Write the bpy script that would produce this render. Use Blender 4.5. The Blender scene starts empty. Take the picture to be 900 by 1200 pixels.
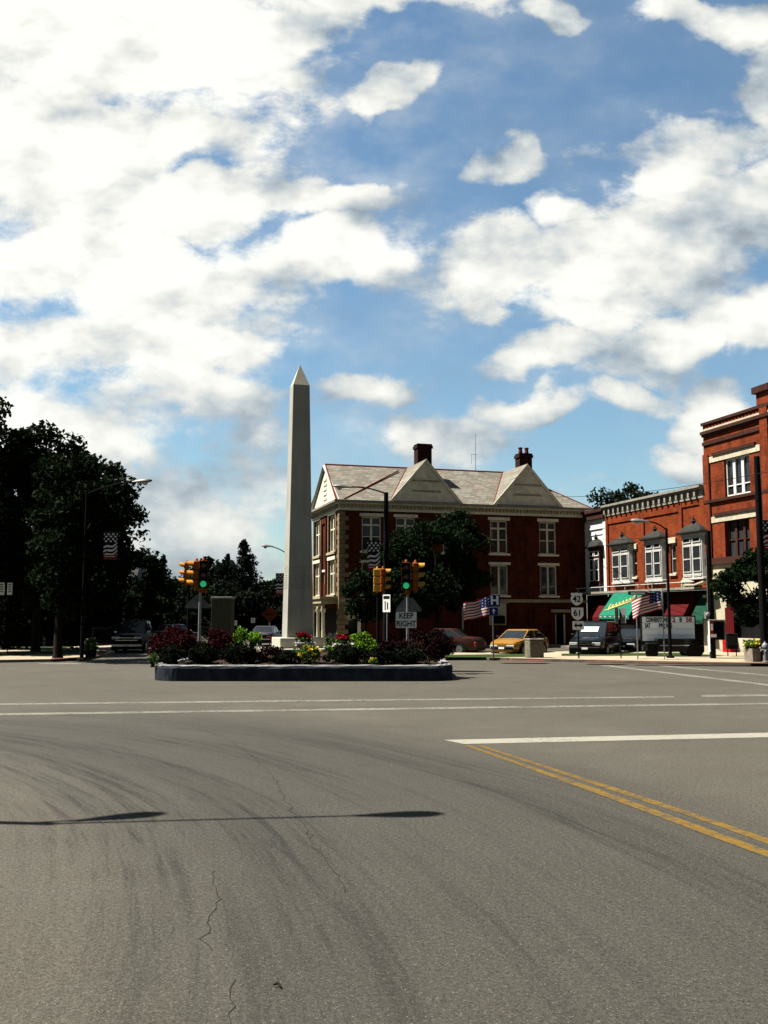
import bpy, bmesh, math, random
import numpy as np
from mathutils import Vector, Matrix
R = math.radians
random.seed(7); rng = np.random.default_rng(7)
SC = bpy.context.scene
COL = SC.collection

# ------------------------------------------------------------------ camera
F, HOR, CAMH = 1150.0, 724.0, 2.0          # focal length (in photo pixels), horizon row, eye height
PITCH = math.atan((HOR - 600) / F)
cam_d = bpy.data.cameras.new('camera'); cam = bpy.data.objects.new('camera', cam_d); COL.objects.link(cam)
cam.location = (0, 0, CAMH); cam.rotation_euler = (R(90) + PITCH, 0, 0)
cam_d.sensor_fit = 'VERTICAL'; cam_d.sensor_height = 36; cam_d.lens = 36 * F / 1200
cam_d.clip_start = .1; cam_d.clip_end = 6000
SC.camera = cam
cp, sp = math.cos(PITCH), math.sin(PITCH)
def ray(px, py):
    u, v = (px - 450) / F, (600 - py) / F
    return Vector((u, cp - v * sp, sp + v * cp))
def P(px, py, Y):                             # measured point of the photograph at a depth of Y metres
    d = ray(px, py); t = Y / d.y
    return Vector((d.x * t, Y, CAMH + d.z * t))
def G(px, py, z=0.0):                         # measured point on the ground
    d = ray(px, py); t = (z - CAMH) / d.z
    return Vector((d.x * t, d.y * t, z))
def X(px, Y): return P(px, 700, Y).x
def Z(py, Y): return P(450, py, Y).z

# ------------------------------------------------------------------ node helpers / materials
def mat_new(name):
    m = bpy.data.materials.new(name); m.use_nodes = True
    nt = m.node_tree; b = nt.nodes['Principled BSDF']
    return m, nt, b
def nd(nt, typ, **kw):
    n = nt.nodes.new(typ)
    for k, v in kw.items():
        if k.startswith('i_'):
            key = k[2:]; key = int(key) if key.isdigit() else key
            n.inputs[key].default_value = v
        else: setattr(n, k, v)
    return n
def lk(nt, a, b): nt.links.new(a, b)
def mth(nt, op, a, b=None, clamp=False):
    n = nt.nodes.new('ShaderNodeMath'); n.operation = op; n.use_clamp = clamp
    for i, s in enumerate((a, b)):
        if s is None: continue
        if isinstance(s, (int, float)): n.inputs[i].default_value = s
        else: lk(nt, s, n.inputs[i])
    return n.outputs[0]
def mixc(nt, fac, a, b, mode='MIX'):
    n = nt.nodes.new('ShaderNodeMix'); n.data_type = 'RGBA'; n.blend_type = mode
    for sock, s in ((n.inputs[0], fac), (n.inputs[6], a), (n.inputs[7], b)):
        if isinstance(s, (int, float)): sock.default_value = s
        elif isinstance(s, (tuple, list)): sock.default_value = (*s, 1) if len(s) == 3 else s
        else: lk(nt, s, sock)
    return n.outputs[2]
def sstep(nt, x, lo, hi, o0=0.0, o1=1.0):
    n = nt.nodes.new('ShaderNodeMapRange'); n.interpolation_type = 'SMOOTHSTEP'
    lk(nt, x, n.inputs[0])
    for i, v in ((1, lo), (2, hi), (3, o0), (4, o1)): n.inputs[i].default_value = v
    return n.outputs[0]
def noise(nt, vec, scale, detail=4, rough=.55):
    n = nd(nt, 'ShaderNodeTexNoise', i_Scale=scale, i_Detail=detail, i_Roughness=rough)
    if vec is not None: lk(nt, vec, n.inputs['Vector'])
    return n.outputs['Fac']
def objco(nt): return nd(nt, 'ShaderNodeTexCoord').outputs['Object']
K = .545
def sc_(c, k): return tuple(min(1, x * k) for x in c)

def plain(name, c, rough=.6, metal=0.0, var=.18, scale=6.0, spec=None, bump=0):
    """a paint / stone / metal surface with slight mottling and dirt"""
    m, nt, b = mat_new(name)
    co = objco(nt)
    f = noise(nt, co, scale, 6)
    f2 = noise(nt, co, scale * .17, 3)
    ff = mth(nt, 'ADD', mth(nt, 'MULTIPLY', f, .6), mth(nt, 'MULTIPLY', f2, .4))
    lk(nt, mixc(nt, sstep(nt, ff, .3, .7), sc_(c, K*(1 - var)), sc_(c, K*(1 + var))), b.inputs['Base Color'])
    b.inputs['Roughness'].default_value = rough; b.inputs['Metallic'].default_value = metal
    b.inputs['Specular IOR Level'].default_value = spec if spec is not None else (.45 if rough < .42 else .06)
    if bump:
        bn = nd(nt, 'ShaderNodeBump', i_Strength=bump, i_Distance=.01); lk(nt, f, bn.inputs['Height']); lk(nt, bn.outputs[0], b.inputs['Normal'])
    return m
def brick(name, c1, c2, mortar, stain=.35):
    m, nt, b = mat_new(name)
    co = objco(nt)
    sx = nd(nt, 'ShaderNodeSeparateXYZ'); lk(nt, co, sx.inputs[0])
    cx = nd(nt, 'ShaderNodeCombineXYZ'); lk(nt, mth(nt, 'ADD', sx.outputs[0], sx.outputs[1]), cx.inputs[0]); lk(nt, sx.outputs[2], cx.inputs[1])
    bt = nd(nt, 'ShaderNodeTexBrick', i_Scale=1.0); bt.inputs['Brick Width'].default_value = .24; bt.inputs['Row Height'].default_value = .078
    bt.inputs['Mortar Size'].default_value = .007; bt.inputs['Bias'].default_value = -.1
    bt.inputs['Color1'].default_value = (*c1, 1); bt.inputs['Color2'].default_value = (*c2, 1); bt.inputs['Mortar'].default_value = (*mortar, 1)
    lk(nt, cx.outputs[0], bt.inputs['Vector'])
    f = noise(nt, co, .9, 6, .65); f3 = noise(nt, cx.outputs[0], 7, 3)
    mp = nd(nt, 'ShaderNodeMapping'); mp.inputs['Scale'].default_value = (2.2, .22, 1); lk(nt, cx.outputs[0], mp.inputs[0])
    f2 = noise(nt, mp.outputs[0], 1.2, 5)
    dk = mth(nt, 'ADD', sstep(nt, f, .35, .75, 1 + stain * .4, 1 - stain), mth(nt, 'MULTIPLY', sstep(nt, f2, .4, .75, .12, -.25), stain * 2))
    dk = mth(nt, 'MULTIPLY', dk, sstep(nt, f3, .3, .7, .86, 1.12))
    mul = nd(nt, 'ShaderNodeVectorMath', operation='SCALE'); lk(nt, bt.outputs['Color'], mul.inputs[0]); lk(nt, mth(nt, 'MULTIPLY', dk, K), mul.inputs['Scale'])
    lk(nt, mul.outputs[0], b.inputs['Base Color']); b.inputs['Roughness'].default_value = .9; b.inputs['Specular IOR Level'].default_value = .03
    return m
def leafmat(name, c, var=.45, transl=.15):
    m, nt, b = mat_new(name)
    g = nd(nt, 'ShaderNodeNewGeometry')
    col = mixc(nt, g.outputs['Random Per Island'], sc_(c, K*(1 - var)), sc_(c, K*(1 + var)))
    lk(nt, col, b.inputs['Base Color']); b.inputs['Roughness'].default_value = .85; b.inputs['Specular IOR Level'].default_value = .03
    tr = nd(nt, 'ShaderNodeBsdfTranslucent'); lk(nt, col, tr.inputs[0])
    mx = nd(nt, 'ShaderNodeMixShader', i_0=transl); lk(nt, b.outputs[0], mx.inputs[1]); lk(nt, tr.outputs[0], mx.inputs[2])
    lk(nt, mx.outputs[0], nt.nodes['Material Output'].inputs[0])
    return m
def emis(name, c, s):
    m, nt, b = mat_new(name)
    b.inputs['Base Color'].default_value = (*sc_(c, .3), 1)
    b.inputs['Emission Color'].default_value = (*c, 1); b.inputs['Emission Strength'].default_value = s; b.inputs['Roughness'].default_value = .2
    return m

M = {}
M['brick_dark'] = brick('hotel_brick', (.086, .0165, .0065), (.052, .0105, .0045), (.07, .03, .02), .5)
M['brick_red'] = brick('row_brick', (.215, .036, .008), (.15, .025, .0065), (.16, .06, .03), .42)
M['brick_tall'] = brick('corner_brick', (.21, .035, .009), (.145, .024, .007), (.15, .06, .035), .45)
M['cream'] = plain('cream_paint', (.74, .69, .53), .7, var=.22, scale=3)
M['cream_wall'] = plain('cream_render', (.50, .46, .33), .8, var=.15, scale=2)
M['stone'] = plain('sandstone', (.36, .31, .20), .85, var=.3, scale=4, bump=.2)
M['quoin'] = plain('brown_stone_quoins', (.22, .17, .10), .85, var=.3, scale=4)
M['stone_band'] = plain('pale_stone_band', (.52, .46, .34), .8, var=.25, scale=5)
M['white'] = plain('white_paint', (.72, .72, .69), .6, var=.1, scale=3)
M['greywhite'] = plain('weathered_white_paint', (.46, .46, .43), .65, var=.2, scale=5)
M['corn_dark'] = plain('dark_cornice', (.05, .02, .014), .7, var=.3)
M['corn_grey'] = plain('grey_cornice', (.25, .235, .20), .75, var=.35, scale=5)
M['lead'] = plain('lead_roofing', (.034, .034, .030), .55, var=.3, scale=5)
M['black'] = plain('black_paint', (.008, .008, .009), .5, var=.2)
M['blackgloss'] = plain('black_car_paint', (.005, .0055, .0055), .18, spec=.16, var=.1)
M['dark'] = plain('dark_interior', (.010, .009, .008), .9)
M['steel'] = plain('galvanised_steel', (.30, .31, .31), .5, metal=.6, var=.15)
M['darksteel'] = plain('dark_steel_pole', (.006, .006, .0058), .85, spec=.03, var=.3)
M['alu'] = plain('grey_aluminium', (.22, .225, .22), .55, metal=.3, var=.12)
M['signback'] = plain('unpainted_sign_back', (.16, .165, .155), .55, metal=.2, var=.15)
M['signwhite'] = plain('sign_white', (.95, .96, .90), .5, var=.08)
M['signblue'] = plain('sign_blue', (.010, .022, .16), .45, var=.1)
M['signgreen'] = plain('sign_green', (.008, .13, .085), .5, var=.1)
M['ink'] = plain('sign_black_ink', (.006, .006, .006), .6)
M['redink'] = plain('sign_red_ink', (.42, .012, .012), .6)
M['orange'] = plain('orange_sign', (.13, .024, .010), .55, var=.15)
M['sigyel'] = plain('signal_yellow', (.60, .235, .022), .5, var=.2, scale=4)
M['sigor'] = plain('signal_orange', (.34, .085, .012), .55, var=.25, scale=4)
M['siggold'] = plain('signal_gold', (.45, .26, .04), .55, var=.2)
M['lensred'] = plain('unlit_red_lens', (.05, .006, .006), .2)
M['lensamb'] = plain('unlit_amber_lens', (.05, .025, .006), .2)
M['lensgrn'] = emis('lit_green_lens', (.02, .50, .20), .15)
M['green_awn'] = plain('green_awning_cloth', (.009, .150, .092), .8, var=.12, scale=2)
M['red_awn'] = plain('red_awning_cloth', (.075, .003, .004), .8, var=.2, scale=2)
M['dkgreen_awn'] = plain('dark_green_cloth', (.008, .05, .03), .8, var=.2)
M['scriptyel'] = plain('script_yellow', (.75, .55, .16), .6)
M['board'] = plain('letter_board_white', (1.20, 1.32, 1.44), .5, var=.05, scale=3)
M['concrete'] = plain('concrete_slab', (.34, .29, .205), .85, var=.22, scale=1.6, bump=.1)
M['kerbstone'] = plain('kerb_concrete', (.16, .14, .11), .85, var=.3, scale=3)
M['brickpave'] = plain('brick_paving', (.13, .045, .028), .85, var=.3, scale=9)
M['agg'] = plain('exposed_aggregate', (.17, .155, .105), .9, var=.35, scale=45, bump=.6)
M['plcon'] = plain('planter_concrete', (.27, .22, .18), .9, var=.25, scale=20, bump=.4)
M['soil'] = plain('soil', (.035, .022, .014), .95, var=.4, scale=12)
M['grass'] = plain('grass', (.022, .044, .008), .9, var=.5, scale=14)
M['farground'] = plain('far_ground', (.030, .045, .016), .95, var=.4, scale=.5)
M['granite'] = plain('grey_granite', (.50, .485, .425), .75, var=.10, scale=9, bump=.15)
M['granite_cut'] = plain('engraved_granite', (.19, .185, .16), .85)
M['granite_base'] = plain('base_granite', (.50, .475, .39), .75, var=.12, scale=9, bump=.1)
M['rubber'] = plain('tyre_rubber', (.010, .010, .010), .85)
M['chrome'] = plain('chrome', (.55, .56, .58), .18, metal=1.0, var=.05)
M['rim'] = plain('wheel_rim', (.20, .20, .21), .35, metal=.7)
M['gold'] = plain('gold_car_paint', (.42, .20, .028), .25, metal=.3, var=.05)
M['maroon'] = plain('maroon_car_paint', (.040, .014, .009), .35, spec=.12, var=.1)
M['purple'] = plain('purple_car_paint', (.035, .03, .042), .4, spec=.12, var=.1)
M['darkcar'] = plain('dark_green_car_paint', (.005, .0055, .0055), .55, spec=.06, var=.1)
M['headlamp'] = plain('headlamp_glass', (.50, .51, .50), .12, var=.05)
M['taillamp'] = plain('tail_lamp', (.25, .006, .006), .2)
M['bark'] = plain('bark', (.018, .014, .010), .95, var=.4, scale=9)
M['bark_pale'] = plain('pale_bark', (.12, .10, .08), .95, var=.4, scale=9)
M['wire'] = plain('cable', (.006, .006, .006), .7)
M['flagred'] = plain('flag_red', (.30, .012, .016), .8, var=.08)
M['flagwhite'] = plain('flag_white', (.68, .66, .63), .8, var=.06)
M['flagblue'] = plain('flag_blue', (.012, .016, .075), .8, var=.1)
M['bandark'] = plain('banner_navy', (.012, .009, .018), .8, var=.1)
M['banred'] = plain('banner_red', (.20, .012, .016), .8, var=.1)
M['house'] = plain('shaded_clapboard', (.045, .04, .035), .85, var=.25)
M['porchwhite'] = plain('porch_paint', (.30, .29, .27), .8)
M['housebrick'] = plain('far_house_brick', (.06, .022, .015), .9, var=.3)
M['paper'] = plain('window_paper', (.66, .78, .70), .7, var=.06)
M['curtain'] = plain('curtain', (.10, .105, .09), .9, var=.3, scale=3)
M['terracotta'] = plain('clay_chimney_pot', (.14, .035, .022), .8)
M['redflash'] = plain('red_ridge_flashing', (.17, .022, .014), .6)
M['chimney'] = plain('soot_brick', (.028, .012, .009), .9, var=.4, scale=9)
M['urn'] = plain('white_urn', (.50, .48, .43), .7)
M['cabinet'] = plain('control_cabinet', (.06, .057, .036), .5, var=.15)
M['cabtop'] = plain('cabinet_top', (.20, .195, .17), .45)
M['crackfill'] = plain('crack_dirt', (.030, .028, .023), .9)
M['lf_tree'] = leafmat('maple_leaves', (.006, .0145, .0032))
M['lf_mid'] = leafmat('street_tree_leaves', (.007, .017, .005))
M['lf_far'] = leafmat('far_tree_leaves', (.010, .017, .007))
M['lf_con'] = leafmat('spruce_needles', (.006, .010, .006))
M['lf_red'] = leafmat('barberry_leaves', (.028, .0025, .004))
M['lf_dkred'] = leafmat('dark_barberry_leaves', (.012, .003, .004))
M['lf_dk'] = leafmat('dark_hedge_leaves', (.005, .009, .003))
M['lf_bright'] = leafmat('fresh_leaves', (.15, .30, .022))
M['lf_plant'] = leafmat('bedding_leaves', (.06, .13, .022))
M['pet_yel'] = leafmat('yellow_petals', (.75, .56, .05), .2)
M['pet_red'] = leafmat('red_petals', (.27, .008, .018), .3)
M['pet_white'] = leafmat('white_petals', (.68, .66, .58), .15)
M['pet_orange'] = leafmat('orange_petals', (.65, .30, .05), .25)

def glass(name, c=(.012, .013, .015), rough=.04, curtain=0.0):
    m, nt, b = mat_new(name)
    co = objco(nt)
    if curtain:
        mp = nd(nt, 'ShaderNodeMapping'); mp.inputs['Scale'].default_value = (9, 9, .8); lk(nt, co, mp.inputs[0])
        f = noise(nt, mp.outputs[0], 1.0, 3)
        lk(nt, mixc(nt, mth(nt, 'MULTIPLY', sstep(nt, f, .38, .62), curtain), c, (.11, .115, .10)), b.inputs['Base Color'])
    else:
        f = noise(nt, co, 1.3, 2)
        lk(nt, mixc(nt, f, sc_(c, .5), sc_(c, 1.6)), b.inputs['Base Color'])
    b.inputs['Roughness'].default_value = rough; b.inputs['Specular IOR Level'].default_value = .28
    return m
M['glass'] = glass('window_glass'); M['glassc'] = glass('curtained_glass', curtain=.12); M['carglass'] = glass('car_glass', (.010, .012, .014), .03)
M['shopglass'] = glass('shop_glass', (.006, .006, .006), .1)

def mk_slate():
    m, nt, b = mat_new('slate_roofing'); co = objco(nt)
    sx = nd(nt, 'ShaderNodeSeparateXYZ'); lk(nt, co, sx.inputs[0])
    cx = nd(nt, 'ShaderNodeCombineXYZ'); lk(nt, mth(nt, 'ADD', sx.outputs[0], mth(nt, 'MULTIPLY', sx.outputs[1], .3)), cx.inputs[0]); lk(nt, sx.outputs[2], cx.inputs[1])
    bt = nd(nt, 'ShaderNodeTexBrick', i_Scale=1.0); bt.inputs['Brick Width'].default_value = .42; bt.inputs['Row Height'].default_value = .15
    bt.inputs['Mortar Size'].default_value = .012; bt.inputs['Bias'].default_value = .1
    bt.inputs['Color1'].default_value = (.150, .146, .122, 1); bt.inputs['Color2'].default_value = (.094, .086, .070, 1); bt.inputs['Mortar'].default_value = (.05, .04, .03, 1)
    lk(nt, cx.outputs[0], bt.inputs['Vector'])
    f = noise(nt, co, 1.1, 6)
    col = mixc(nt, sstep(nt, f, .5, .72, 0, .38), bt.outputs['Color'], (.14, .08, .058))
    lk(nt, col, b.inputs['Base Color']); b.inputs['Roughness'].default_value = .75; b.inputs['Specular IOR Level'].default_value = .08
    return m
M['slate'] = mk_slate()

def mk_asphalt():
    m, nt, b = mat_new('asphalt'); co = objco(nt)
    sx = nd(nt, 'ShaderNodeSeparateXYZ'); lk(nt, co, sx.inputs[0]); x, y = sx.outputs[0], sx.outputs[1]
    big = noise(nt, co, .16, 4); med = noise(nt, co, 1.1, 5); fine = noise(nt, co, 55, 3, .7); fine2 = noise(nt, co, 150, 2, .7)
    # rubber left by turning traffic: arcs about a point left of the junction
    dx = mth(nt, 'ADD', x, 14.0); dy = mth(nt, 'MULTIPLY', mth(nt, 'ADD', y, -3.0), .85)
    r = mth(nt, 'SQRT', mth(nt, 'ADD', mth(nt, 'MULTIPLY', dx, dx), mth(nt, 'MULTIPLY', dy, dy)))
    th = mth(nt, 'ARCTAN2', dy, dx)
    wob = mth(nt, 'MULTIPLY', noise(nt, co, .10, 1), .7)
    rr = mth(nt, 'ADD', r, wob)
    cv = nd(nt, 'ShaderNodeCombineXYZ'); lk(nt, mth(nt, 'MULTIPLY', rr, 1.0), cv.inputs[0]); lk(nt, mth(nt, 'MULTIPLY', th, .7), cv.inputs[1])
    s1 = noise(nt, cv.outputs[0], 1.3, 2, .5); s2 = noise(nt, cv.outputs[0], 5.5, 6, .78)
    band = mth(nt, 'MULTIPLY', sstep(nt, r, 11.4, 12.6), sstep(nt, r, 19.5, 16.5))
    endf = mth(nt, 'MULTIPLY', sstep(nt, th, 1.5, 1.0), sstep(nt, y, 27, 16))
    st = mth(nt, 'MULTIPLY', mth(nt, 'ADD', mth(nt, 'MULTIPLY', sstep(nt, s1, .42, .66), .28), mth(nt, 'MULTIPLY', mth(nt, 'MULTIPLY', sstep(nt, s2, .46, .64), sstep(nt, s1, .34, .56, .3, 1.0)), .72)), mth(nt, 'MULTIPLY', band, endf))
    laned = mth(nt, 'MULTIPLY', mth(nt, 'MULTIPLY', sstep(nt, r, 12.0, 14.0), sstep(nt, r, 20, 17)), endf)
    col = mixc(nt, sstep(nt, big, .3, .7), (.0535, .050, .039), (.067, .0625, .050))
    col = mixc(nt, sstep(nt, med, .3, .75), col, (.056, .050, .038))
    patch = noise(nt, co, .42, 7, .62)
    col = mixc(nt, sstep(nt, patch, .50, .70, 0, .38), col, (.036, .034, .028))
    col = mixc(nt, sstep(nt, patch, .46, .30, 0, .25), col, (.088, .082, .066))
    col = mixc(nt, mth(nt, 'MULTIPLY', laned, .68), col, (.030, .0285, .024))
    col = mixc(nt, mth(nt, 'MULTIPLY', st, sstep(nt, y, 5.0, 10, .55, 1.0)), col, (.014, .0135, .012))
    # traffic film right of the yellow line and oily drips
    drip = noise(nt, co, 2.3, 2, .4)
    mp = nd(nt, 'ShaderNodeMapping'); mp.inputs['Scale'].default_value = (.35, 1.1, 1); lk(nt, co, mp.inputs[0])
    drip2 = noise(nt, mp.outputs[0], 1.0, 3)
    dm = mth(nt, 'MULTIPLY', sstep(nt, drip2, .56, .72), mth(nt, 'MULTIPLY', sstep(nt, x, 3.0, 6.0), sstep(nt, y, 24, 18)))
    col = mixc(nt, mth(nt, 'MULTIPLY', dm, .45), col, (.035, .033, .03))
    dp = mth(nt, 'MULTIPLY', sstep(nt, drip, .70, .76), sstep(nt, y, 45, 20))
    col = mixc(nt, mth(nt, 'MULTIPLY', dp, .45), col, (.022, .02, .018))
    # stones of the aggregate
    vo = nd(nt, 'ShaderNodeTexVoronoi', i_Scale=95.0); lk(nt, co, vo.inputs['Vector'])
    vs = nd(nt, 'ShaderNodeSeparateColor'); lk(nt, vo.outputs['Color'], vs.inputs[0])
    bright = mth(nt, 'MULTIPLY', sstep(nt, vs.outputs[0], .86, .97), sstep(nt, vo.outputs['Distance'], .5, .2))
    col = mixc(nt, mth(nt, 'MULTIPLY', bright, .7), col, (.17, .158, .128))
    darks = mth(nt, 'MULTIPLY', sstep(nt, vs.outputs[1], .66, .8), sstep(nt, vo.outputs['Distance'], .7, .3))
    col = mixc(nt, mth(nt, 'MULTIPLY', darks, .55), col, (.022, .02, .018))
    mid = noise(nt, co, 24, 3, .75)
    g = mth(nt, 'ADD', mth(nt, 'ADD', sstep(nt, fine, .3, .7, .62, 1.38), sstep(nt, mid, .3, .7, -.24, .24)), sstep(nt, fine2, .3, .7, -.2, .2))
    mul = nd(nt, 'ShaderNodeVectorMath', operation='SCALE'); lk(nt, col, mul.inputs[0]); lk(nt, mth(nt, 'MULTIPLY', g, K*1.36), mul.inputs['Scale'])
    lk(nt, mul.outputs[0], b.inputs['Base Color']); b.inputs['Roughness'].default_value = .82; b.inputs['Specular IOR Level'].default_value = .10
    bn = nd(nt, 'ShaderNodeBump', i_Strength=.35, i_Distance=.012); lk(nt, mth(nt, 'ADD', fine, vo.outputs['Distance']), bn.inputs['Height']); lk(nt, bn.outputs[0], b.inputs['Normal'])
    return m
M['asphalt'] = mk_asphalt()
def mk_paint(name, c, wear):
    m, nt, b = mat_new(name); co = objco(nt)
    f = noise(nt, co, 9, 6, .75); f2 = noise(nt, co, .9, 3)
    w = mth(nt, 'MULTIPLY', sstep(nt, mth(nt, 'ADD', f, mth(nt, 'MULTIPLY', f2, .35)), wear, wear + .22), .85)
    lk(nt, mixc(nt, w, c, (.030, .027, .021)), b.inputs['Base Color']); b.inputs['Roughness'].default_value = .7; b.inputs['Specular IOR Level'].default_value = .08
    return m
M['linewhite'] = mk_paint('road_paint_white', (.112, .107, .091), .58)
M['linebright'] = mk_paint('fresh_road_paint', (.150, .143, .118), .68)
M['lineyel'] = mk_paint('road_paint_yellow', (.092, .054, .0075), .58)
def mk_planter():
    m, nt, b = mat_new('painted_kerb_wall'); co = objco(nt)
    f = noise(nt, co, 3, 7, .7); f2 = noise(nt, co, 14, 5, .7)
    col = mixc(nt, sstep(nt, f, .35, .7), (.008, .011, .015), (.022, .027, .033))
    col = mixc(nt, mth(nt, 'MULTIPLY', sstep(nt, f2, .60, .75), .4), col, (.04, .04, .04))
    lk(nt, col, b.inputs['Base Color']); b.inputs['Roughness'].default_value = .85; b.inputs['Specular IOR Level'].default_value = .05
    return m
def mk_granite():
    m, nt, b = mat_new('weathered_granite'); co = objco(nt)
    mp = nd(nt, 'ShaderNodeMapping'); mp.inputs['Scale'].default_value = (5, 5, .25); lk(nt, co, mp.inputs[0])
    st = noise(nt, mp.outputs[0], 1.2, 6, .65); sp_n = noise(nt, co, 38, 4, .7); bl = noise(nt, co, .7, 4)
    col = mixc(nt, sstep(nt, bl, .3, .7), (.185, .182, .158), (.225, .218, .190))
    col = mixc(nt, sstep(nt, st, .5, .72, 0, .5), col, (.125, .123, .107))
    col = mixc(nt, sstep(nt, sp_n, .55, .72, 0, .35), col, (.15, .148, .135))
    lk(nt, col, b.inputs['Base Color']); b.inputs['Roughness'].default_value = .8; b.inputs['Specular IOR Level'].default_value = .06
    return m
M['granite'] = mk_granite()
M['islandwall'] = mk_planter()
M['islandtop'] = plain('worn_white_kerb_top', (.22, .225, .22), .8, var=.45, scale=7)

# ------------------------------------------------------------------ mesh builder
class MB:
    def __init__(s): s.v = []; s.f = []; s.m = []; s.mi = 0; s.T = Matrix.Identity(4)
    def add(s, vs, fs):
        o = len(s.v)
        s.v += [tuple(s.T @ Vector(v)) for v in vs]
        s.f += [tuple(i + o for i in f) for f in fs]; s.m += [s.mi] * len(fs)
        return s
    def box(s, x0, x1, y0, y1, z0, z1):
        return s.add([(x0,y0,z0),(x1,y0,z0),(x1,y1,z0),(x0,y1,z0),(x0,y0,z1),(x1,y0,z1),(x1,y1,z1),(x0,y1,z1)],
                     [(0,3,2,1),(4,5,6,7),(0,1,5,4),(1,2,6,5),(2,3,7,6),(3,0,4,7)])
    def bbox(s, x0, x1, y0, y1, z0, z1, b=.02):      # box with chamfered edges
        def rg(z, k): return [(x0+k,y0+b,z),(x0+b,y0+k,z),(x1-b,y0+k,z),(x1-k,y0+b,z),(x1-k,y1-b,z),(x1-b,y1-k,z),(x0+b,y1-k,z),(x0+k,y1-b,z)]
        def ri(z): return [(x0+b,y0+b*1.4,z),(x0+b*1.4,y0+b,z),(x1-b*1.4,y0+b,z),(x1-b,y0+b*1.4,z),(x1-b,y1-b*1.4,z),(x1-b*1.4,y1-b,z),(x0+b*1.4,y1-b,z),(x0+b,y1-b*1.4,z)]
        return s.rings([ri(z0), rg(z0+b,0), rg(z1-b,0), ri(z1)], cap=True)
    def rings(s, rings, cap=True, closed=True):
        n = len(rings[0]); vs = [p for r in rings for p in r]; fs = []
        for k in range(len(rings) - 1):
            for i in range(n if closed else n - 1):
                j = (i + 1) % n; fs.append((k*n+i, k*n+j, (k+1)*n+j, (k+1)*n+i))
        if cap: fs.append(tuple(range(n - 1, -1, -1))); fs.append(tuple((len(rings)-1)*n + i for i in range(n)))
        return s.add(vs, fs)
    def tube(s, pts, r, n=8, cap=True):
        pts = [Vector(p) for p in pts]; rs = r if isinstance(r, (list, tuple)) else [r] * len(pts)
        rings = []; up = None
        for i, p in enumerate(pts):
            t = (pts[min(i+1, len(pts)-1)] - pts[max(i-1, 0)]).normalized()
            if up is None: up = Vector((0,0,1)) if abs(t.z) < .9 else Vector((0,1,0))
            a = t.cross(up).normalized(); c = a.cross(t).normalized(); up = c
            rings.append([p + (a * math.cos(2*math.pi*k/n) + c * math.sin(2*math.pi*k/n)) * rs[i] for k in range(n)])
        return s.rings(rings, cap)
    def lathe(s, prof, c=(0,0,0), n=16, axis='Z'):
        rings = []
        for r, h in prof:
            ring = []
            for k in range(n):
                a = 2*math.pi*k/n; p, q = r*math.cos(a), r*math.sin(a)
                ring.append({'Z': (c[0]+p, c[1]+q, c[2]+h), 'Y': (c[0]+p, c[1]+h, c[2]+q), 'X': (c[0]+h, c[1]+p, c[2]+q)}[axis])
            rings.append(ring)
        return s.rings(rings, True)
    def prism(s, poly, y0, y1, axis='Y'):            # polygon in XZ extruded along Y (or XY along Z, YZ along X)
        f = {'Y': lambda p, h: (p[0], h, p[1]), 'Z': lambda p, h: (p[0], p[1], h), 'X': lambda p, h: (h, p[0], p[1])}[axis]
        return s.rings([[f(p, y0) for p in poly], [f(p, y1) for p in poly]], True)
    def poly(s, pts): return s.add(pts, [tuple(range(len(pts)))])
    def wall(s, x0, x1, z0, z1, holes, y=0.0, depth=.22):   # wall sheet in XZ with openings and their reveals
        xs = sorted({x0, x1, *[h[0] for h in holes], *[h[1] for h in holes]}); zs = sorted({z0, z1, *[h[2] for h in holes], *[h[3] for h in holes]})
        xs = [x for x in xs if x0 <= x <= x1]; zs = [z for z in zs if z0 <= z <= z1]
        for i in range(len(xs)-1):
            for k in range(len(zs)-1):
                cx, cz = (xs[i]+xs[i+1])/2, (zs[k]+zs[k+1])/2
                if any(h[0] < cx < h[1] and h[2] < cz < h[3] for h in holes): continue
                s.poly([(xs[i],y,zs[k]),(xs[i+1],y,zs[k]),(xs[i+1],y,zs[k+1]),(xs[i],y,zs[k+1])])
        for a, b, c, d in holes:
            s.poly([(a,y,c),(a,y+depth,c),(a,y+depth,d),(a,y,d)]); s.poly([(b,y,c),(b,y,d),(b,y+depth,d),(b,y+depth,c)])
            s.poly([(a,y,d),(a,y+depth,d),(b,y+depth,d),(b,y,d)]); s.poly([(a,y,c),(b,y,c),(b,y+depth,c),(a,y+depth,c)])
        return s
    def build(s, name, mats, parent=None, smooth=False, loc=None, fixn=True):
        me = bpy.data.meshes.new(name); me.from_pydata(s.v, [], s.f)
        for m in (mats if isinstance(mats, (list, tuple)) else [mats]): me.materials.append(M[m] if isinstance(m, str) else m)
        me.polygons.foreach_set('material_index', s.m)
        if fixn:
            bm = bmesh.new(); bm.from_mesh(me); bmesh.ops.recalc_face_normals(bm, faces=bm.faces); bm.to_mesh(me); bm.free()
        if smooth:
            me.polygons.foreach_set('use_smooth', [True] * len(me.polygons))
            try: me.set_sharp_from_angle(angle=R(38))
            except Exception: pass
        me.update()
        o = bpy.data.objects.new(name, me); COL.objects.link(o)
        if parent: o.parent = parent
        if loc is not None: o.location = loc
        return o
def tag(o, label=None, cat=None, group=None, kind=None):
    if label: o['label'] = label
    if cat: o['category'] = cat
    if group: o['group'] = group
    if kind: o['kind'] = kind
    return o
def empty(name, loc=(0,0,0), rz=0.0, label=None, cat=None, group=None):
    o = bpy.data.objects.new(name, None); COL.objects.link(o); o.location = loc; o.rotation_euler = (0, 0, rz); o.empty_display_size = .3
    return tag(o, label, cat, group)
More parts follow.
